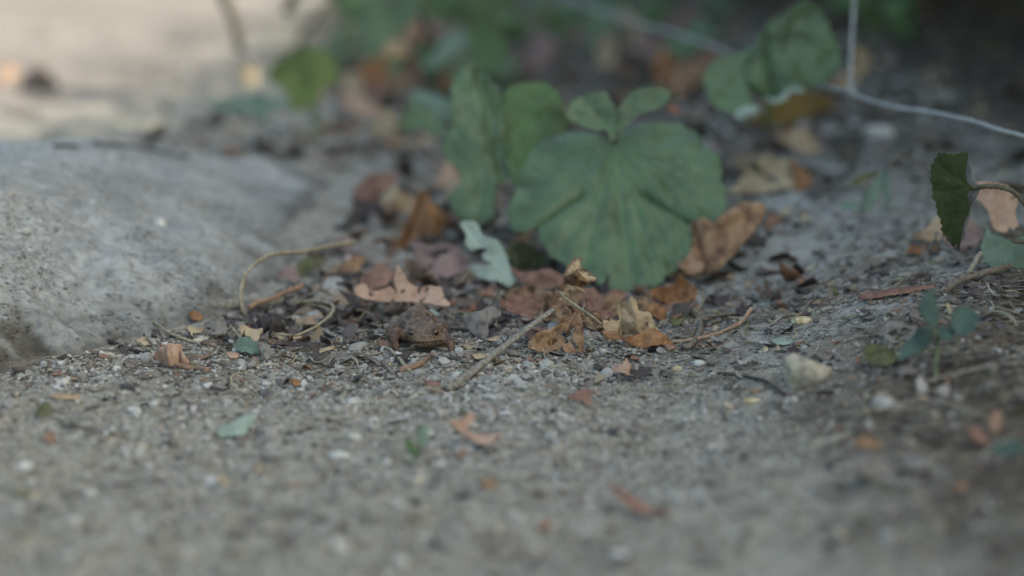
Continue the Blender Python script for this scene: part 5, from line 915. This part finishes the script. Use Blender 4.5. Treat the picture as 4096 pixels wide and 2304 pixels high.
leaf('dead_leaf', 'dark brown dead leaf right beside the rusty one behind the big leaf', 'dead leaf', ZR, [(170,470),(240,380),(330,420),(330,520),(260,600),(180,640),(140,620)], 'brown', tilt=45, amp=.006, nscale=40)
leaf('dead_leaf', 'brownish pink leaf just above the diagonal wire at the top', 'dead leaf', ZR, [(40,290),(120,250),(230,280),(260,340),(180,370),(80,350)], 'pink', tilt=40, amp=.005)
leaf('dead_leaf', 'reddish blurred leaf at the top centre above the diagonal wire', 'dead leaf', ZR, [(180,130),(240,80),(310,130),(320,210),(250,240),(190,200)], 'redbrown', tilt=50, amp=.005)
leaf('dead_leaf', 'small brown scrap between the right lobe and the big leaf rim', 'dead leaf', Z5, [(1480,300),(1490,262),(1550,265),(1570,300),(1540,315)], 'redbrown', tilt=50, amp=.002, depth=1.26)
# ================================================================ right foreground
stone('stone', 'large chunky cream stone on the dark soil right of the centre', ZT, 375, 462, 270, 230, 'stonetan', facet=.45, sink=.12)
leaf('dead_leaf', 'olive brown crumpled leaf left of the blue green seedling', 'dead leaf', ZT, [(665,370),(700,330),(760,345),(810,380),(830,410),(780,440),(710,435)], 'moss', tilt=40, amp=.003)
leaf('dead_leaf', 'mossy curled leaf above the olive brown crumpled leaf', 'dead leaf', ZT, [(738,300),(745,260),(785,232),(830,215),(870,230),(850,270),(800,280),(760,310)], 'greybark', tilt=45, amp=.003)
stone('stone', 'pinkish grey stone in the dark soil right of the chunky cream stone', ZT, 768, 603, 130, 100, 'stonegrey')
stone('stone', 'yellow and white flint on the clay above the chunky cream stone', ZT, 370, 212, 112, 56, 'stoneyellow')
stone('stone', 'white round pebble left above the yellow and white flint', ZT, 336, 140, 44, 26, 'stonewhite')
stone('stone', 'small tan pebble between the flint and the chunky cream stone', ZT, 345, 335, 52, 30, 'stonetan')
stone('stone', 'tiny tan chip below the flint on the left', ZT, 195, 355, 30, 36, 'stoneyellow')
leaf('dead_leaf', 'white flat chip on clay below the yellow and white flint', 'leaf scrap', ZT, [(225,315),(270,302),(325,312),(310,335),(250,335)], 'mint', tilt=20, amp=.0008)
leaf('bark_piece', 'long flat dark bark sliver lying on the soil at the right', 'bark', ZS, [(1095,1420),(1160,1395),(1300,1370),(1450,1350),(1600,1335),(1740,1320),(1735,1345),(1600,1370),(1450,1395),(1300,1420),(1150,1449)], 'redbrown', tilt=16, amp=.0008)
twig('straw_stem', 'straight pale straw crossing the dark bark sliver', 'straw stem', ZS, [(1310,1450),(1420,1390),(1530,1320),(1640,1255)], 20, 'browntwig', heights=[.001,.003,.003,.002], w2=12)
twig('straw_stem', 'pale straw leaning against the dusty green leaf at the right', 'straw stem', ZS, [(2010,1230),(2060,1150),(2118,1060)], 20, 'greytwig', dd=[1.06,1.065,1.07])
twig('twig', 'thin grey twig running right below the tattered pale brown leaf', 'twig', ZS, [(1780,1045),(1880,1110),(1980,1200),(2060,1280)], 16, 'browntwig', heights=[.002,.003,.002,.001])
twig('straw_stem', 'fine yellow brown stem curving below the crumbling tan leaf', 'straw stem', ZS, [(1440,1170),(1540,1165),(1640,1120),(1720,1060),(1750,1000)], 10, 'browntwig', heights=[.001,.001,.002,.004,.006])
twig('twig', 'faint grey twig lying level across the clay behind the tan leaf', 'twig', ZS, [(20,560),(300,560),(700,540),(1000,545),(1300,535)], 22, 'greytwig', heights=[.002]*5)
twig('straw_stem', 'blurred long pale straw at the right edge of the foreground', 'straw stem', ZT, [(925,530),(1050,495),(1200,455),(1330,438),(1470,425)], 22, 'browntwig', dd=[.95,.95,.955,.96,.965])
twig('twig', 'thin dark twig passing under the chunky cream stone', 'twig', ZT, [(-30,485),(60,495),(160,512),(230,545),(290,590)], 14, 'darktwig')
twig('twig', 'knobbly grey brown twig on the soil at the right edge', 'twig', ZS, [(1800,1420),(1950,1350),(2100,1310),(2250,1270),(2400,1230)], 30, 'browntwig', heights=[.001,.003,.003,.003,.003])
leaf('dead_leaf', 'blurred grey brown curled leaf in the dark soil lower right', 'dead leaf', ZT, [(560,910),(620,880),(690,870),(760,900),(810,930),(828,990),(800,1000),(760,970),(700,965),(640,930)], 'greybark', tilt=40, amp=.003)
leaf('dead_leaf', 'blurred dull leaf right of the blurred grey brown curled leaf', 'dead leaf', ZT, [(830,890),(880,875),(960,880),(980,920),(920,940),(850,930)], 'greybark', tilt=25, amp=.002)
leaf('dead_leaf', 'small rust scrap above the blurred grey brown curled leaf', 'dead leaf', ZT, [(620,800),(660,780),(740,790),(752,812),(690,825),(640,820)], 'brown', tilt=25, amp=.002)
leaf('dead_leaf', 'bluish grey blurred leaf at the right edge of the foreground', 'dead leaf', ZT, [(1290,830),(1350,800),(1430,810),(1440,870),(1360,890),(1300,870)], 'greenblue', tilt=30, amp=.002)
leaf('dead_leaf', 'pale red scrap near the right edge above the bluish grey leaf', 'dead leaf', ZT, [(1170,740),(1220,720),(1270,760),(1260,790),(1200,780)], 'redbrown', tilt=25, amp=.002)
# foreground
leaf('dead_leaf', 'small pink and cream leaf lying in the middle foreground', 'dead leaf', Z7, [(785,488),(820,480),(862,470),(900,450),(932,430),(965,440),(945,478),(915,505),(905,520),(960,540),(1010,548),(1060,560),(1100,566),(1148,582),(1125,605),(1110,625),(1082,648),(1040,648),(990,622),(955,595),(925,578),(880,548),(830,515)], 'pink', tilt=38, amp=.0018, cup=.003)
leaf('dead_leaf', 'red leaf chip below the lower end of the thick grey straw', 'dead leaf', Z7, [(618,178),(660,195),(745,208),(730,228),(665,226),(640,205)], 'redbrown', tilt=28, amp=.001)
leaf('dead_leaf', 'pale blue grey glossy scrap in the left foreground gravel', 'dead leaf', Z6, [(1400,490),(1450,478),(1502,468),(1560,430),(1610,430),(1655,436),(1620,470),(1600,492),(1562,545),(1480,545),(1402,540)], 'mint', tilt=32, amp=.0015)
leaf('dead_leaf', 'small orange blurred chip below the pink and cream leaf', 'dead leaf', Z7, [(1000,830),(1050,820),(1090,845),(1070,880),(1020,875)], 'brown', tilt=30, amp=.001)
leaf('dead_leaf', 'long pinkish blurred leaf at the bottom right of centre', 'dead leaf', Z7, [(1820,900),(1860,880),(1950,930),(2060,980),(2160,1000),(2210,1040),(2120,1050),(2000,1020),(1900,970)], 'redbrown', tilt=26, amp=.002)
leaf('dead_leaf', 'tan blurred stick like scrap near the left edge of the foreground', 'dead leaf', Z6, [(340,285),(400,275),(500,285),(500,308),(400,312),(350,305)], 'tan', tilt=22, amp=.001)
leaf('dead_leaf', 'rust chip in the pale gravel below the small green leaf', 'dead leaf', Z6, [(1865,195),(1900,180),(1930,200),(1915,228),(1880,222)], 'orange', tilt=35, amp=.001)
leaf('moss_tuft', 'olive moss tuft blurred at the left of the foreground', 'moss', Z6, [(220,390),(250,350),(300,330),(330,370),(310,410),(250,420)], 'moss', tilt=35, amp=.003)
pb = [(Z7,325,440,62,44,'stonewhite'),(Z7,390,710,90,64,'stonewhite'),(Z7,92,662,150,90,'stonewhite'),(Z7,725,655,70,60,'stonetan'),(Z7,1100,1130,90,90,'stonetan'),(Z7,640,1180,90,70,'stonegrey'),(Z7,460,980,120,90,'stonegrey'),(Z7,1165,398,90,44,'stonewhite'),(Z7,1020,238,54,30,'stonewhite'),(Z7,1350,495,50,40,'stonewhite'),(Z7,920,700,60,60,'stonegrey'),(Z7,1270,545,100,40,'stonegrey'),(Z7,890,630,130,60,'stonegrey'),(Z7,1370,1110,90,60,'stonetan'),(Z7,285,895,70,60,'stonegrey'),(Z6,905,605,95,80,'stonetan'),(Z6,1132,535,60,60,'stonetan'),(Z6,955,740,90,60,'stonewhite'),(Z6,585,920,90,80,'stonewhite'),(Z6,1385,700,60,60,'stonetan'),(Z6,470,1085,110,80,'stonewhite'),(Z6,1250,1080,100,70,'stonegrey'),(Z6,1060,1125,80,60,'stonegrey'),(Z6,110,1010,120,80,'stonegrey'),(Z6,1860,240,50,36,'stonewhite'),(Z6,1925,250,60,30,'stonewhite'),(Z6,1700,210,90,60,'stonegrey'),(Z6,1520,170,60,50,'stonewhite'),(Z6,1715,85,90,30,'stonetan'),(Z6,2070,1250,110,90,'stonetan'),(Z7,90,110,66,30,'stonewhite'),(Z7,200,92,34,24,'stonetan'),(Z7,345,45,44,36,'stonegrey'),(Z7,1060,295,150,34,'stonegrey'),(Z7,690,300,120,44,'stonegrey'),(Z7,560,95,50,36,'stonegrey'),(Z7,1500,225,24,40,'shell'),(Z7,1480,580,50,40,'stonegrey'),(Z7,1200,940,80,60,'stonegrey'),(Z6,280,80,60,40,'stonegrey'),(Z6,360,190,40,50,'stonegrey'),(Z6,650,205,50,30,'stonegrey'),(Z6,1890,85,40,26,'stonetan'),(Z6,1080,350,70,30,'darkbark'),(Z6,1240,345,40,36,'redtwig'),(Z6,930,350,90,20,'darkbark'),(Z6,1760,185,80,26,'darkbark'),(Z7,900,940,120,50,'darkbark'),(Z7,590,970,60,70,'darkbark')]
ORD = ['first', 'second', 'third', 'fourth', 'fifth', 'sixth', 'seventh', 'eighth', 'ninth', 'tenth', 'eleventh', 'twelfth', 'thirteenth', 'fourteenth', 'fifteenth', 'sixteenth']
NMS = {'stonewhite': 'white', 'stonetan': 'beige', 'stonegrey': 'grey', 'shell': 'bright white', 'darkbark': 'dark', 'redtwig': 'reddish'}
BD = [('in the sharp gravel just below the toad', 1560), ('in the upper blurred gravel', 1720), ('in the middle of the blurred foreground', 1950), ('near the bottom of the picture', 9999)]
cnt = {}
for Z, x, y, w_, h_, mk_ in sorted(pb, key=lambda q: q[0][0] + q[1] / q[0][2]):
    nm = NMS[mk_]; yy = Z[1] + y / Z[2]; bd = next(b for b, lim in BD if yy < lim); k = cnt.get((nm, bd), 0); cnt[(nm, bd)] = k + 1
    stone('pebble', '%s pebble %s, %s %sfrom the left' % (nm, bd, ORD[k], ''), Z, x, y, w_, h_, mk_, group='%s pebbles scattered in the foreground gravel' % nm)
